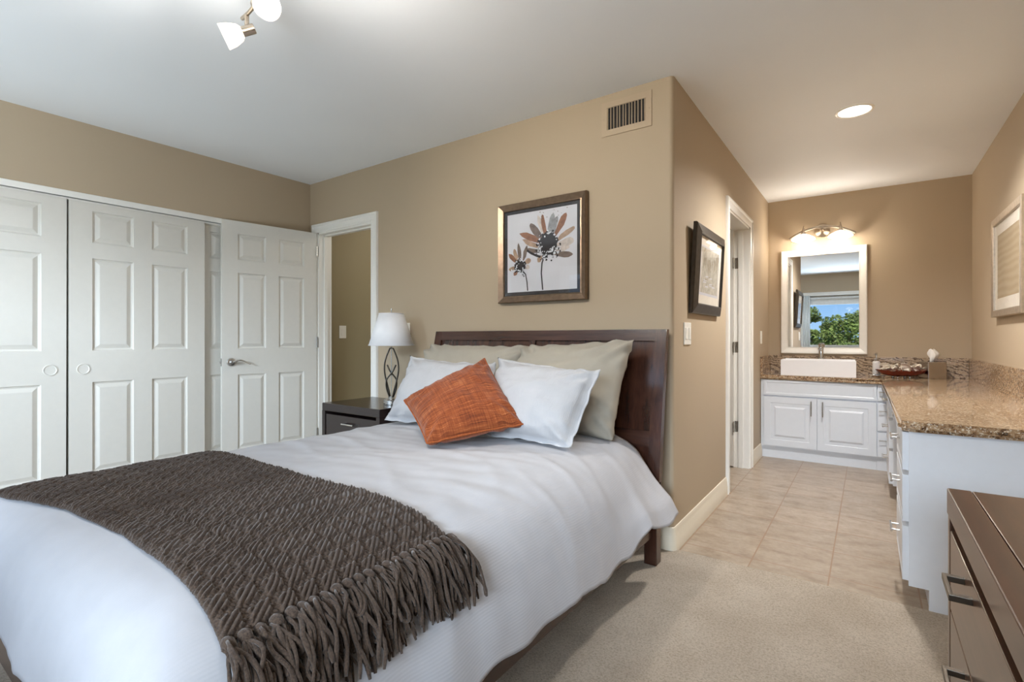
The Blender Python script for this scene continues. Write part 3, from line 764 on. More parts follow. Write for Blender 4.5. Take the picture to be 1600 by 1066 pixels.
b = new(); lathe(b, [(.052, 0), (.053, .004), (.053, .016), (.050, .020), (.053, .023), (.053, .032), (.048, .036), (.026, .042), (.020, .050), (.022, .056), (.012, .062)], (LX, LY, NZ)); link('base', b, M['steel'], lp, True)
Rv = Vector((math.cos(YAW), math.sin(YAW), 0)); Fv = Vector((-math.sin(YAW), math.cos(YAW), 0)); LC = Vector((LX, LY, NZ))
def bar(dirv, h0, h1, amp, cross=0, pw=1.0):
    pts = []
    for i in range(25):
        s = i / 24; r = amp * math.sin(PI * s ** pw) * (1 - .15 * s) + cross * (s - .35) * 0
        pts.append(LC + Vector((0, 0, h0 + (h1 - h0) * s)) + dirv * (.010 + r))
    return pts
for dv in (Rv, -Rv):
    b = new(); tube(b, bar(dv, .055, .385, .042, pw=1.35), .0062, 8, True, .7); link('curved_bar', b, M['pewter'], lp, True)
for dv in (Rv, -Rv):
    pts = []
    for i in range(25):
        s = i / 24; r = .012 + .022 * math.sin(PI * min(1, s * 1.25)) - .055 * max(0, s - .55) ** 1 * 2.2 * .8
        pts.append(LC + Vector((0, 0, .055 + .215 * s)) + dv * r + Fv * .008 * (1 if dv == Rv else -1))
    b = new(); tube(b, pts, .0062, 8, True, .7); link('curved_bar', b, M['pewter'], lp, True)
b = new(); tube(b, [LC + Vector((0, 0, .05)), LC + Vector((0, 0, .645))], .0028, 8); lathe(b, [(.006, 0), (.010, .006), (.006, .014)], LC + Vector((0, 0, .378)), n=12)
lathe(b, [(.013, 0), (.013, .05), (.010, .055)], LC + Vector((0, 0, .40)), n=14); tube(b, [LC + Vector((0, 0, .404)), LC + Rv * .022 + Vector((0, 0, .404))], .003, 8)
lathe(b, [(.003, 0), (.006, .008), (.002, .022)], LC + Vector((0, 0, .636)), n=10); link('rod', b, M['steel'], lp, True)
b = new(); lathe(b, [(.152, .402), (.083, .622)], LC, n=48, caps=False); lathe(b, [(.154, .402), (.154, .408), (.151, .409)], LC, n=48, caps=False); lathe(b, [(.085, .616), (.085, .622), (.082, .622)], LC, n=48, caps=False)
o = link('lamp_shade', b, M['lampshade'], lp, True); md = o.modifiers.new('s', 'SOLIDIFY'); md.thickness = .002
b = new()
for k in range(3):
    a = k * 2 * PI / 3; tube(b, [LC + Vector((0, 0, .612)), LC + Vector((.082 * math.cos(a), .082 * math.sin(a), .612))], .0018, 6)
link('shade_spider', b, M['steel'], lp)

# ------------------------------------------------------------------ pictures
def picture(name, label, L, W, H, prof, fmat, mat_w, matm, printf, lift=.004, glass=True):
    """L: local frame on the wall, origin bottom-left; prof: (inset, height) from the outer edge inward"""
    root = thing(name, label, 'picture', L(W / 2, 0, 0))
    b = new(); loops(b, L, (0, 0, W, H), [(-i, h) for i, h in prof]); link('frame', b, fmat, root, False)
    iw = prof[-1][0]; z = prof[-1][1]
    b = new(); lbox(b, L, iw - .002, iw - .002, z, W - iw + .002, H - iw + .002, z + .002); link('mat_board', b, matm, root)
    m = iw + mat_w
    b, mats = printf(L, m, W - m, m, H - m, z + .0025); link('print', b, mats, root)
    if glass:
        b = new(); q = [b.verts.new(L(a, c, z + .006)) for a, c in ((iw, iw), (W - iw, iw), (W - iw, H - iw), (iw, H - iw))]; b.faces.new(q); link('picture_glass', b, M['glass'], root)
    return root
def quad(b, L, a0, b0, a1, b1, c, mi):
    f = b.faces.new([b.verts.new(L(*p)) for p in ((a0, b0, c), (a1, b0, c), (a1, b1, c), (a0, b1, c))]); f.material_index = mi
def flowers(L, a0, a1, b0, b1, c):
    mats = [M['paper'], M['ink'], M['petal_rust'], M['petal_tan'], M['petal_grey'], M['petal_taupe'], M['petal_pale'], M['speck']]
    b = new(); quad(b, L, a0, b0, a1, b1, c, 0); W, H = a1 - a0, b1 - b0; rnd = random.Random(4); lay = [c + .0001]
    def P(x, y): return L(a0 + W * max(.003, min(.997, x)), b0 + H * max(.003, min(.997, y)), lay[0])
    def petal(x, y, tx, ty, w, mi, notch=.2):
        lay[0] += .00004; d = Vector((tx - x, ty - y)); n = Vector((-d.y, d.x)).normalized(); pts = []
        sh = [(0, .18), (.15, .45), (.35, .8), (.6, 1), (.8, .85), (.93, .5)]
        for s, k in sh: q = Vector((x, y)) + d * s + n * w * k * rnd.uniform(.8, 1.15); pts.append(q)
        pts.append(Vector((x, y)) + d * (1 + rnd.uniform(-.05, .05)))
        for s, k in sh[::-1]: q = Vector((x, y)) + d * s - n * w * k * rnd.uniform(.7, 1.1); pts.append(q)
        f = b.faces.new([b.verts.new(P(q.x, q.y)) for q in pts]); f.material_index = mi
    def blob(x, y, r, mi, n=14, jag=.25):
        lay[0] += .00003
        f = b.faces.new([b.verts.new(P(x + r * math.cos(2 * PI * k / n) * (1 + rnd.uniform(-jag, jag)), y + r * math.sin(2 * PI * k / n) * (1 + rnd.uniform(-jag, jag)))) for k in range(n)]); f.material_index = mi
    def stem(pts, w):
        lay[0] += .00004; l = []; r = []
        for i, p in enumerate(pts):
            p = Vector(p); d = Vector(pts[min(i + 1, len(pts) - 1)]) - Vector(pts[max(0, i - 1)]); n = Vector((-d.y, d.x)).normalized() * w * rnd.uniform(.8, 1.2)
            l.append(b.verts.new(P(p.x + n.x, p.y + n.y))); r.append(b.verts.new(P(p.x - n.x, p.y - n.y)))
        for i in range(len(pts) - 1):
            f = b.faces.new((l[i], l[i + 1], r[i + 1], r[i])); f.material_index = 1
    for a in ((.60, .58, .20, .74, .045, 2), (.55, .60, .34, .86, .04, 5), (.58, .62, .46, .93, .035, 6), (.58, .62, .52, .95, .03, 2), (.62, .62, .68, .94, .045, 4), (.64, .62, .74, .90, .035, 4),
              (.68, .62, .86, .92, .04, 2), (.70, .58, .98, .74, .035, 3), (.70, .54, .97, .58, .05, 6), (.66, .44, .95, .41, .035, 5), (.50, .48, .28, .53, .028, 5), (.52, .44, .46, .36, .03, 3), (.52, .52, .24, .66, .03, 3), (.70, .48, .90, .50, .03, 6)):
        petal(a[0], a[1], a[2], a[3], a[4] * 1.12, a[5])
    for a in ((.17, .36, .02, .50, .03, 2), (.17, .38, .10, .56, .03, 3), (.20, .38, .17, .62, .03, 5), (.24, .38, .30, .58, .03, 5), (.25, .36, .36, .40, .035, 3), (.25, .32, .34, .30, .03, 6), (.14, .32, .02, .30, .03, 3), (.16, .28, .10, .22, .03, 2)):
        petal(*a)
    stem([(.55, .42), (.52, .34), (.51, .22), (.53, .01)], .008); stem([(.24, .26), (.28, .22), (.30, .12), (.31, .01)], .008)
    stem([(.30, .52), (.36, .48), (.44, .44), (.50, .42)], .012)
    blob(.61, .56, .14, 1, 24, .2); blob(.20, .33, .085, 1, 18, .22)
    for _ in range(110):
        an = rnd.uniform(0, 6.28); r = rnd.gauss(.145, .028); blob(.61 + r * math.cos(an), .55 + r * math.sin(an), rnd.uniform(.006, .016), 1 if rnd.random() < .6 else 7, 7)
    for _ in range(48):
        an = rnd.uniform(3.0, 6.2); r = rnd.uniform(.06, .135); blob(.59 + r * math.cos(an), .54 + r * math.sin(an), rnd.uniform(.005, .012), 7, 6)
    for _ in range(60):
        an = rnd.uniform(0, 6.28); r = rnd.gauss(.075, .022); blob(.20 + r * math.cos(an), .33 + r * math.sin(an), rnd.uniform(.005, .012), 1 if rnd.random() < .5 else 7, 6)
    for _ in range(22):
        blob(.72 + rnd.gauss(0, .12), .86 + rnd.gauss(0, .08), rnd.uniform(.003, .007), 5, 5)
    return b, mats
def sketch(L, a0, a1, b0, b1, c):
    mats = [M['paper'], M['sk1'], M['sk2'], M['mat_cream']]
    b = new(); quad(b, L, a0, b0, a1, b1, c, 0); W, H = a1 - a0, b1 - b0; rnd = random.Random(11)
    quad(b, L, a0 + .01, b0 + .015, a1 - .01, b1 - .01, c + .0002, 2); k = c + .0004
    for i in range(26):
        x = rnd.uniform(.08, .92); y = .80 + .1 * math.sin(x * 9) + rnd.uniform(-.08, .05); h = rnd.uniform(.12, .34); w = rnd.uniform(.025, .06); k += .00002
        f = b.faces.new([b.verts.new(L(a0 + W * min(.95, max(.05, x + dx * w)), b0 + H * (y - h * s), k)) for dx, s in ((-.6, 0), (.3, -.1), (.9, .2), (.5, .7), (-.1, 1), (-.9, .5))]); f.material_index = 1
    for i in range(12):
        x = rnd.uniform(.15, .85); y = rnd.uniform(.12, .4); k += .00002
        f = b.faces.new([b.verts.new(L(a0 + W * (x + dx), b0 + H * (y + dy), k)) for dx, dy in ((-.09, 0), (.08, .01), (.07, .035), (-.07, .03))]); f.material_index = rnd.choice((0, 1))
    return b, mats
def sand(L, a0, a1, b0, b1, c):
    b = new(); quad(b, L, a0, b0, a1, b1, c, 0); return b, [M['sand']]
picture('framed_picture', 'bronze framed flower painting on the wall above the headboard', Loc((-1.913, YH - .001, 1.312), (1, 0, 0), (0, -1, 0)), .620, .614,
        [(0, 0), (0, .030), (.004, .036), (.034, .022), (.042, .024), (.045, .014)], M['bronze'], .020, M['mat_dark'], flowers)
tilt = .028 / .51
picture('framed_picture', 'dark framed small sketch on the side wall above the double light switch', Loc((XS + .001, 2.84, 1.235), (0, 1, 0), (1, 0, -tilt), (tilt, 0, 1)), .64, .505,
        [(0, 0), (0, .016), (.004, .022), (.05, .036), (.058, .034), (.060, .018)], M['darkframe'], .05, M['mat_cream'], sketch)
picture('framed_picture', 'champagne framed sand-coloured print on the right wall above the counter', Loc((XR - .001, 4.55, 1.228), (0, -1, 0), (-1, 0, 0)), .80, .635,
        [(0, 0), (0, .030), (.003, .033), (.040, .030), (.044, .028), (.046, .016)], M['silverframe'], .07, M['mat_cream'], sand)

# ------------------------------------------------------------------ air vent, switches
vx0, vx1, vz0, vz1 = -1.213, -.925, 2.208, 2.398
vn = thing('air_vent', 'tan painted air return grille high on the headboard wall near the corner', 'vent', ((vx0 + vx1) / 2, YH, vz0))
L = Loc((vx0, YH - .0005, vz0), (1, 0, 0), (0, -1, 0)); W, H = vx1 - vx0, vz1 - vz0
b = new(); loops(b, L, (0, 0, W, H), [(0, 0), (-.002, .005), (-.034, .006), (-.036, .001)])
for a in (.014, W - .014): lathe(b, [(.004, .004), (.004, .0075), (.002, .008)], L(a, H * .5, 0), L.n, 10)
link('grille_frame', b, M['vent'], vn)
b = new(); quad(b, L, .03, .03, W - .03, H - .03, .0008, 0); link('duct_shade', b, M['duct_shade'], vn)  # flat dark sheet, shade between the louvers put into its colour
for k in range(13):
    a = .040 + (W - .080) * k / 12; b = new(); q = .006 if k not in (4, 5) else .001
    f = [b.verts.new(L(a + s * .0026, z, c)) for z in (.034, H - .034) for s, c in ((-1, .001), (1, .0055))]
    b.faces.new((f[0], f[1], f[3], f[2])); o = link('louver', b, M['vent'], vn); md = o.modifiers.new('s', 'SOLIDIFY'); md.thickness = .0025
def switch(name, label, L, W, H, gang=1):
    r = thing(name, label, 'light switch', L(W / 2, 0, 0)); b = new(); lbox(b, L, 0, 0, 0, W, H, .006, .002); link('plate', b, M['plate'], r)
    gw = W / gang
    for g in range(gang):
        c = gw * (g + .5); b = new(); lbox(b, L, c - .016, H / 2 - .033, .005, c + .016, H / 2 + .033, .009, .0015); link('rocker', b, M['plate'], r)
switch('light_switch', 'double light switch on the side wall below the small dark framed sketch', Loc((XS, 2.748, 1.057), (0, 1, 0), (1, 0, 0)), .125, .122, 2)
switch('light_switch', 'light switch on the alcove side wall close to the vanity mirror', Loc((XS, 5.10, 1.04), (0, 1, 0), (1, 0, 0)), .075, .118)
switch('light_switch', 'light switch on the olive hall wall seen through the bedroom doorway', Loc((XL, 2.868, 1.09), (0, 1, 0), (1, 0, 0)), .075, .118)
switch('light_switch', 'light switch on the headboard wall half hidden behind the lamp shade', Loc((-2.815, YH, 1.085), (1, 0, 0), (0, -1, 0)), .075, .12)

# ------------------------------------------------------------------ vanity cabinets
CT = .757; FB = 5.125; FR = .135        # counter top height, back cabinet front, right run front
PR = [(.004, -.003), (.03, -.003), (.045, .004), (.048, .004)]
PS = [(.003, .0), (.010, -.004), (.012, -.004)]
def bar_pull(L, a0, b0, a1, b1, c, parent, r=.005):
    d = Vector((a1 - a0, b1 - b0)).normalized(); b = new(); tube(b, [L(a0, b0, c + .03), L(a1, b1, c + .03)], r, 10)
    for s in (.18, .82):
        x, z = a0 + (a1 - a0) * s, b0 + (b1 - b0) * s; tube(b, [L(x, z, c - .001), L(x, z, c + .03)], r * .8, 8)
    link('pull', b, M['steel'], parent, True)
vb = thing('vanity_cabinet', 'white sink cabinet with two raised-panel doors under the vanity mirror', 'cabinet', (-.35, 5.3, 0))
b = new(); box(b, XS + .004, FB, .095, .055, YB - .002, CT - .042); box(b, XS + .004, FB + .012, 0, .055, YB - .002, .097); link('body', b, M['cab'], vb)
L = Loc((0, FB, 0), (1, 0, 0), (0, -1, 0))
b = new(); L2 = Loc((-.785, FB, .575), (1, 0, 0), (0, -1, 0)); panel_slab(b, L2, .84, .135, .018, [(.015, .015, .825, .12)], PS); link('false_drawer_front', b, M['cab'], vb)
for x, hx_ in ((-.785, .377), (-.364, .042)):
    b = new(); L2 = Loc((x, FB, .115), (1, 0, 0), (0, -1, 0)); panel_slab(b, L2, .418, .445, .019, [(.055, .055, .363, .39)], PR); o = link('cabinet_door', b, M['cab'], vb)
    bar_pull(L2, hx_, .295, hx_, .425, .019, o, .0055)
vc = thing('vanity_drawer_unit', 'narrow white drawer stack at the inner corner beside the sink cabinet', 'drawer unit', (.10, 5.3, 0))
b = new(); box(b, .056, FB, .095, .60, YB - .002, CT - .042); box(b, .056, FB + .012, 0, .60, YB - .002, .097); link('body', b, M['cab'], vc)
for z0, z1 in ((.115, .315), (.33, .555), (.575, .71)):
    b = new(); box(b, .060, FB - .018, z0, .128, FB + .001, z1, .003); o = link('drawer', b, M['cab'], vc)
    bar_pull(L, .070, z1 - .06, .122, z1 - .06, .018, o, .004)
# right run: near drawer unit with end panel, knee space, far drawer unit
def drawers(name, label, y0, y1, end, n=3):
    r = thing(name, label, 'drawer unit', (.41, (y0 + y1) / 2, 0))
    b = new(); box(b, FR, y0 + .019 * end, .095, XR - .002, y1, CT - .042); box(b, FR + .065, y0 + .019 * end, 0, XR - .002, y1, .097); link('body', b, M['cab'], r)
    if end:
        b = new(); pl = [(FR - .002, .088), (FR + .062, .088), (FR + .062, 0), (XR - .002, 0), (XR - .002, CT - .042), (FR - .002, CT - .042)]
        v0 = [b.verts.new((x, y0, z)) for x, z in pl]; v1 = [b.verts.new((x, y0 + .02, z)) for x, z in pl]; b.faces.new(v0); b.faces.new(v1[::-1])
        for k in range(6): b.faces.new((v0[k], v0[(k + 1) % 6], v1[(k + 1) % 6], v1[k]))
        link('end_panel', b, M['cab'], r)
    L = Loc((FR, y1 - .012, 0), (0, -1, 0), (-1, 0, 0))
    for z0, z1 in ((.105, .325), (.345, .535), (.555, .71)):
        b = new(); W = y1 - y0 - .024; L2 = Loc((FR, y1 - .012, z0), (0, -1, 0), (-1, 0, 0))
        panel_slab(b, L2, W, z1 - z0, .022, [(.02, .02, W - .02, z1 - z0 - .02)], [(.004, -.004), (.008, -.004), (.02, .0)]); o = link('drawer', b, M['cab'], r)
        bar_pull(L2, W / 2 - .07, (z1 - z0) * .62, W / 2 + .07, (z1 - z0) * .62, .022, o, .005)
    return r
drawers('vanity_drawer_unit', 'white drawer unit with plain end panel at the near end of the counter', 2.595, 3.12, 1)
drawers('vanity_drawer_unit', 'white drawer unit along the right run, farther back than the knee space', 4.25, 4.78, 0)
kn = thing('knee_drawer', 'white apron drawer over the knee space between the drawer units', 'drawer', (.4, 3.7, .57))
b = new(); box(b, FR + .03, 3.122, .575, XR - .002, 4.248, CT - .041); link('apron', b, M['cab'], kn)
b = new(); box(b, FR + .012, 3.16, .585, FR + .031, 4.21, .71, .003); o = link('drawer', b, M['cab'], kn)
bar_pull(Loc((FR + .012, 3.7, .6475), (0, 1, 0), (-1, 0, 0)), -.07, 0, .07, 0, 0, o, .005)
cf = new(); box(cf, FR, 4.782, .095, XR - .002, FB - .001, CT - .041); box(cf, FR + .065, 4.782, 0, XR - .002, FB - .001, .097)
tag(link('corner_filler_cabinet', cf, M['cab']), 'plain white corner filler between the right drawer run and the sink cabinet', 'cabinet')

# countertop: one L shaped slab with a rounded edge, backsplash as a part
CE = .098; CFB = 5.095; CYE = 2.568
top = thing('countertop', 'polished brown granite counter running round the alcove corner', 'countertop', (.3, 4.4, CT - .041))
b = new(); pl = [(XS + .001, YB - .001), (XS + .001, CFB), (CE - .0, CFB), (CE, CYE + .05), (CE + .0146, CYE + .0146), (CE + .05, CYE), (XR - .001, CYE), (XR - .001, YB - .001)]
v0 = [b.verts.new((x, y, CT - .041)) for x, y in pl]; v1 = [b.verts.new((x, y, CT)) for x, y in pl]; b.faces.new(v0); b.faces.new(v1[::-1])
es = []
for k in range(len(pl)):
    f = b.faces.new((v0[k], v0[(k + 1) % len(pl)], v1[(k + 1) % len(pl)], v1[k]))
for vset in (v0, v1):
    for k in range(1, 6): es.append(b.edges.get((vset[k], vset[k + 1])))
bmesh.ops.bevel(b, geom=es, offset=.013, segments=5, affect='EDGES')
link('worktop', b, M['granite'], top)
b = new(); box(b, XS + .022, YB - .021, CT, XR - .022, YB - .001, .925, .002); link('backsplash', b, M['granite_wave'], top)
b = new(); box(b, XR - .021, CYE + .03, CT, XR - .001, YB - .021, .925, .002); link('backsplash', b, M['granite'], top)
b = new(); box(b, XS + .001, CFB + .005, CT, XS + .021, YB - .001, .925, .002); link('backsplash', b, M['granite'], top)

# sink, faucet, counter things
sx0, sx1, sy0, sy1 = -.655, -.085, 5.165, 5.525
b = new(); prof = [((sx0, sy0, sx1, sy1), CT), ((sx0, sy0, sx1, sy1), CT + .142), ((sx0 + .012, sy0 + .012, sx1 - .012, sy1 - .085), CT + .142), ((sx0 + .02, sy0 + .02, sx1 - .02, sy1 - .093), CT + .06), ((sx0 + .05, sy0 + .05, sx1 - .05, sy1 - .12), CT + .045)]
rg = [[b.verts.new((x, y, z)) for x, y in ((r[0], r[1]), (r[2], r[1]), (r[2], r[3]), (r[0], r[3]))] for r, z in prof]
for a, c in zip(rg, rg[1:]):
    for k in range(4): b.faces.new((a[k], a[(k + 1) % 4], c[(k + 1) % 4], c[k]))
b.faces.new(rg[0][::-1]); b.faces.new(rg[-1])
bmesh.ops.bevel(b, geom=[e for e in b.edges if not all(v in rg[0] for v in e.verts)], offset=.004, segments=3, affect='EDGES')
sink = link('vessel_sink', b, M['ceramic'], None, True); tag(sink, 'white rectangular vessel sink standing on the granite below the mirror', 'sink')
fx, fy, fz = -.36, 5.482, CT + .142
fc = thing('faucet', 'chrome single-lever faucet rising behind the white vessel sink', 'faucet', (fx, fy, fz))
b = new(); lathe(b, [(.027, 0), (.027, .006), (.022, .010), (.021, .11), (.019, .118)], (fx, fy, fz), n=24); link('column', b, M['chrome'], fc, True)
b = new(); box(b, fx - .016, fy - .125, fz + .085, fx + .016, fy - .015, fz + .108, .006); link('spout', b, M['chrome'], fc, True)
b = new(); lathe(b, [(.022, 0), (.022, .018), (.014, .024)], (fx, fy, fz + .119), n=24); box(b, fx - .010, fy - .07, fz + .138, fx + .010, fy + .004, fz + .147, .003); link('lever', b, M['chrome'], fc, True)

tx, ty = .055, 5.36
tr = thing('soap_tray', 'small footed metal soap tray under the white soap dispenser', 'tray', (tx, ty, CT))
b = new(); box(b, tx - .05, ty - .04, CT + .012, tx + .06, ty + .04, CT + .020, .003); link('dish', b, M['steel'], tr, True)
for sx in (-.036, .046):
    for sy in (-.028, .028):
        b = new(); lathe(b, [(.007, 0), (.006, .013)], (tx + sx, ty + sy, CT), n=10); link('foot', b, M['steel'], tr, True)
bt = thing('soap_dispenser', 'white soap dispenser with silver pump on the tray right of the sink', 'soap dispenser', (tx, ty, CT + .02))
b = new(); lathe(b, [(.026, 0), (.028, .003), (.028, .108), (.022, .116), (.014, .118)], (tx, ty, CT + .02), n=24); link('bottle', b, M['soap'], bt, True)
b = new(); lathe(b, [(.018, .116), (.018, .136), (.009, .142), (.007, .165), (.009, .167), (.009, .188), (.004, .19)], (tx, ty, CT + .02), n=20); tube(b, [(tx, ty, CT + .202), (tx - .012, ty - .034, CT + .196)], [.006, .0045], 10); link('pump', b, M['chrome'], bt, True)

bx, by = .225, 5.335; bd = Rv.copy(); bn = Fv.copy(); BC = Vector((bx, by, CT))
bw = thing('bowl', 'long red-brown lacquered bowl full of white shells on the counter', 'bowl', BC)
b = new(); ND = 32; rings = []
for (ra, rb, z) in ((.06, .035, .016), (.12, .065, .022), (.175, .09, .040), (.205, .105, .062), (.198, .098, .062), (.165, .082, .044), (.11, .055, .03), (.05, .03, .026)):
    rings.append([b.verts.new(BC + bd * ra * math.copysign(abs(math.cos(2 * PI * k / ND)) ** .8, math.cos(2 * PI * k / ND)) + bn * rb * math.sin(2 * PI * k / ND) + Vector((0, 0, z + (.012 * abs(math.cos(2 * PI * k / ND)) ** 4 if z > .05 else 0)))) for k in range(ND)])
for a, c in zip(rings, rings[1:]):
    for k in range(ND): b.faces.new((a[k], a[(k + 1) % ND], c[(k + 1) % ND], c[k]))
b.faces.new(rings[0][::-1]); b.faces.new(rings[-1]); link('bowl_body', b, M['redwood'], bw, True)
for s in (-.05, .05):
    for q in (-.028, .028):
        b = new(); lathe(b, [(.008, 0), (.010, .010), (.006, .019)], BC + bd * s + bn * q, n=12); link('foot', b, M['chrome'], bw, True)
def shell_mesh(seed):
    b = new(); r = random.Random(seed); n, m = 13, 6; g_ = []
    for i in range(m + 1):
        f = i / m; g_.append([b.verts.new(((f * .045 + .004) * math.sin((k / (n - 1) - .5) * 2.2), (f * .045 + .002) * math.cos((k / (n - 1) - .5) * 2.2), .016 * math.sin(f * PI * .75) * (1 - .5 * (2 * k / (n - 1) - 1) ** 2) + .0035 * f * (1 if k % 2 else -1))) for k in range(n)])
    for i in range(m):
        for k in range(n - 1): b.faces.new((g_[i][k], g_[i][k + 1], g_[i + 1][k + 1], g_[i + 1][k]))
    return b
sh0 = None
rs = random.Random(3)
for k in range(30):
    if sh0 is None:
        o = link('seashell', shell_mesh(1), M['shell'], None, 'all', origin=Vector((0, 0, 0))); md = o.modifiers.new('s', 'SOLIDIFY'); md.thickness = .003; sh0 = o
    else:
        o = sh0.copy(); COL.objects.link(o)
    layer = 0 if k < 17 else 1
    f = (k / 16 * 2 - 1) if k < 17 else ((k - 17) / 12 * 2 - 1) * .72
    o.location = BC + bd * f * .185 + bn * rs.uniform(-.05, .03) * (1 - abs(f) * .6) + Vector((0, 0, .058 + layer * .024 + .008 * rs.random() + (.010 * abs(f) ** 3 if not layer else 0)))
    o.rotation_euler = (rs.uniform(-.3, .9), rs.uniform(-.5, .5), rs.uniform(0, 6.28)); s = rs.uniform(.75, 1.15); o.scale = (s, s, s)
    tag(o, 'ruffled white seashell heaped in the long red-brown bowl', 'shell', 'white seashells heaped in the bowl')

qx, qy = .435, 5.445
tb = thing('tissue_box', 'square brushed steel tissue box with a white tissue sticking up', 'tissue box', (qx, qy, CT))
a = math.radians(24); L = Loc((qx, qy, CT), (math.cos(a), math.sin(a), 0), (math.sin(a), -math.cos(a), 0))
b = new(); lbox(b, L, -.066, 0, -.066, .066, .138, .066, .003); link('cover', b, M['steel'], tb)
b = new(); lathe(b, [(.03, .1375), (.03, .1395), (.001, .1396)], (qx, qy, CT), n=20); link('opening', b, M['black'], tb)  # black disc on the closed cover, painted in for the shaded slot
b = new(); rr = []
for i in range(9):
    f = i / 8; w = .012 + .030 * math.sin(f * PI * .62) * (1 if f < .6 else 1 - .75 * ((f - .6) / .4)); c = L(-.006 + .012 * math.sin(f * 3), .137 + .100 * f, 0)
    rr.append([b.verts.new(c + L.x * w * math.cos(t_) * (1 + .3 * math.sin(3 * t_ + f * 4)) + L.n * w * .55 * math.sin(t_) * (1 + .3 * math.cos(4 * t_)) + Vector((0, 0, .010 * math.sin(2 * t_ + f * 3)))) for t_ in [2 * PI * k / 18 for k in range(18)]])
for p, q in zip(rr, rr[1:]):
    for k in range(18): b.faces.new((p[k], p[(k + 1) % 18], q[(k + 1) % 18], q[k]))
b.faces.new(rr[-1]); link('tissue', b, M['tissue'], tb, 'all')

# mirror
mx0, mx1, mz0, mz1 = -.700, -.008, .944, 1.938
mr = thing('wall_mirror', 'white framed wall mirror above the vessel sink reflecting a window', 'mirror', ((mx0 + mx1) / 2, YB, mz0))
L = Loc((mx0, YB - .0005, mz0), (1, 0, 0), (0, -1, 0)); W, H = mx1 - mx0, mz1 - mz0
b = new(); loops(b, L, (0, 0, W, H), [(0, 0), (0, .022), (-.006, .028), (-.018, .026), (-.052, .014), (-.058, .016), (-.062, .006)]); link('mirror_frame', b, M['trim'], mr)
b = new(); lbox(b, L, .06, .06, .002, W - .06, H - .06, .0065); link('mirror_glass', b, M['mirror'], mr)

# ------------------------------------------------------------------ vanity light
vl = thing('vanity_light', 'two-shade nickel wall light glowing above the white framed mirror', 'wall light', (-.355, YB, 1.95))
b = new(); lathe(b, [(.062, 0), (.062, .008), (.048, .022), (.022, .032), (.016, .07), (.012, .10)], (-.355, YB, 2.105), (0, -1, 0), 32); link('backplate', b, M['nickel'], vl, True)
def arcp(s): return Vector((-.355 + .262 * s, YB - .10 + .01 * s * s, 2.128 - .088 * s * s))
b = new(); tube(b, [arcp(-1 + 2 * i / 24) for i in range(25)], .008, 10, True, 1.4); link('arched_bar', b, M['nickel'], vl, True)
for sg in (-1, 1):
    c = arcp(sg * .56); b = new(); lathe(b, [(.004, .050), (.006, .044), (.004, .036), (.010, .012), (.012, 0), (.016, -.012), (.024, -.030)], c, (0, 0, 1), 20); h = link('shade_holder', b, M['nickel'], vl, True)
    b = new(); lathe(b, [(.022, -.028), (.050, -.040), (.088, -.062), (.100, -.078), (.096, -.084), (.06, -.100), (.02, -.105), (.001, -.106)], c, (0, 0, 1), 36, False); link('glass_shade', b, M['vanity_glow'], vl, 'all')
    light('vanity_bulb', 'POINT', tuple(c + Vector((0, -.10, -.138))), 4.0, WARM, shadow_soft_size=.028)
# recessed downlight
dx, dy = -.068, 3.60
dl = thing('downlight', 'round recessed ceiling light glowing white over the vanity alcove', 'ceiling light', (dx, dy, CH))
b = new(); lathe(b, [(.098, 0), (.098, .004), (.088, .007), (.082, .003)], (dx, dy, CH - .0001), (0, 0, -1), 40, False); link('trim_ring', b, M['trim'], dl, True)
b = new(); lathe(b, [(.083, .003), (.05, .006), (.001, .007)], (dx, dy, CH - .0001), (0, 0, -1), 40, False); link('lens', b, M['lens'], dl, 'all')
light('downlight_bulb', 'SPOT', (dx, dy, CH - .03), 145, (1, .98, .96), (0, 0, 0), spot_size=math.radians(150), spot_blend=.8, shadow_soft_size=.07)

light('hall_fill', 'POINT', (-3.0, 3.7, 2.2), 14, (1, .93, .82), shadow_soft_size=.12)  # added fill without a fixture, brightens the hall wall
light('bathroom_fill', 'POINT', (-1.5, 4.2, 2.2), 3, (1, .9, .75), shadow_soft_size=.12)  # added faint fill, no fixture in the bathroom

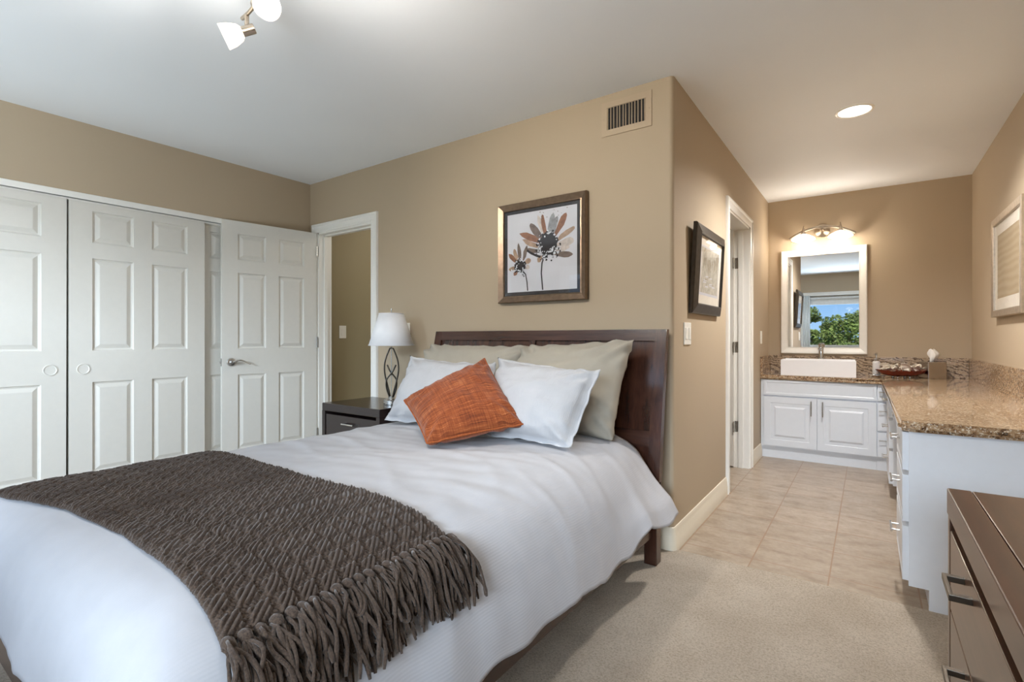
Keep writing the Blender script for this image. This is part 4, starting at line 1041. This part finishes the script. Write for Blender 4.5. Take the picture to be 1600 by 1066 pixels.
# ceiling track light
tk = thing('track_light', 'brushed nickel ceiling light with curved bar and glowing white spot heads', 'ceiling light', (-1.72, .72, CH))
b = new(); lathe(b, [(.06, 0), (.06, .012), (.05, .024), (.02, .03), (.012, .05), (.010, .10)], (-1.72, .72, CH), (0, 0, -1), 28); link('canopy', b, M['nickel'], tk, True)
def tb_(s): return Vector((-1.985 + .55 * s + .05 * math.sin(s * 2 * PI), .985 - .53 * s * s, 2.335 + .012 * math.sin(s * PI)))
b = new(); tube(b, [tb_(i / 30) for i in range(31)], .007, 12); link('curved_bar', b, M['nickel'], tk, True)
for s, dr in ((.045, -Rv * .86 - Vector((0, 0, .42)) - Fv * .25), (.30, Rv * .62 - Vector((0, 0, .42)) - Fv * .55), (.70, Vector((.35, .85, -.45))), (.95, Vector((.05, .9, -.35)))):
    dr = dr.normalized(); p = tb_(s); q = p + Vector((0, 0, -.062)); b = new(); tube(b, [p, q], .009, 10, True, .6); lathe(b, [(.016, -.030), (.018, -.028), (.018, .018), (.022, .022)], q, dr, 20); h = link('spot_head', b, M['nickel'], tk, True)
    b = new(); lathe(b, [(.020, .018), (.030, .028), (.041, .058), (.045, .088), (.040, .088), (.001, .080)], q, dr, 28, False); link('glass_shade', b, M['glow'], h, 'all')
    if s < .5:
        light('track_bulb', 'SPOT', tuple(q + dr * .10), 20, (1, .96, .90), Vector((0, 0, -1)).rotation_difference(dr).to_euler(), spot_size=math.radians(150), spot_blend=.9, shadow_soft_size=.045)
        light('track_bulb_glow', 'POINT', tuple(q + dr * .15), 1.2, (1, .96, .90), shadow_soft_size=.045)
    else:
        light('track_bulb_glow', 'POINT', tuple(q + dr * .15), 3, (1, .96, .90), shadow_soft_size=.045)
        light('track_bulb', 'SPOT', tuple(q + dr * .10), 26, (1, .92, .82), Vector((0, 0, -1)).rotation_difference(dr).to_euler(), spot_size=math.radians(125), spot_blend=.9, shadow_soft_size=.045)

# ------------------------------------------------------------------ dresser
GX0, GX1, GY0, GY1, GZ = .147, XR - .018, .10, 1.522, .75
ds = thing('dresser', 'espresso brown dresser in the right foreground with dark bar pulls', 'dresser', ((GX0 + GX1) / 2, (GY0 + GY1) / 2, .006))
b = new(); box(b, GX0, GY0, GZ - .058, GX0 + .042, GY1, GZ, .0025); box(b, GX0 + .043, GY0, GZ - .03, GX1, GY1, GZ - .0005, .002); link('top', b, M['dresstop'], ds)
b = new(); box(b, GX0 + .002, GY1 - .028, .05, GX1, GY1 - .001, GZ - .03, .002); box(b, GX0 + .002, GY0 + .001, .05, GX1, GY0 + .028, GZ - .03, .002); box(b, GX1 - .015, GY0 + .02, .05, GX1, GY1 - .02, GZ - .03)
box(b, GX0 + .045, GY0 + .02, .05, GX1 - .01, GY1 - .02, .07); link('carcass', b, M['dresswood'], ds)
b = new(); box(b, GX0 + .017, GY0 + .028, .07, GX0 + .027, GY1 - .028, GZ - .06); link('gap_shade_sheet', b, M['black'], ds)  # black sheet painted in for the shade of the gap above the drawers
for y in (GY0, GY1 - .05):
    for x in (GX0 + .002, GX1 - .05):
        b = new(); box(b, x, y, .006, x + .05, y + .05, .052, .002); link('foot', b, M['dresswood'], ds)
mid = (GY0 + GY1) / 2
for y0, y1 in ((GY0 + .032, mid - .002), (mid + .002, GY1 - .032)):
    for z0, z1 in ((.487, .662), (.285, .481), (.075, .279)):
        b = new(); box(b, GX0 + .003, y0, z0, GX0 + .0165, y1, z1, .0015); dr = link('drawer', b, M['dresswood'], ds)
        yc = (1.24 if y0 > mid else .43); z = z1 - .033; b = new(); xx = GX0 + .004
        box(b, xx - .034, yc - .052, z - .006, xx - .027, yc + .052, z + .006, .0012)
        for s in (-1, 1): box(b, xx - .030, yc + s * .046 - .006, z - .006, xx + .001, yc + s * .046 + .006, z + .006, .001)
        link('drawer_pull', b, M['pull_dark'], dr)

for o in bpy.data.objects:
    if '_w' in o: del o['_w']
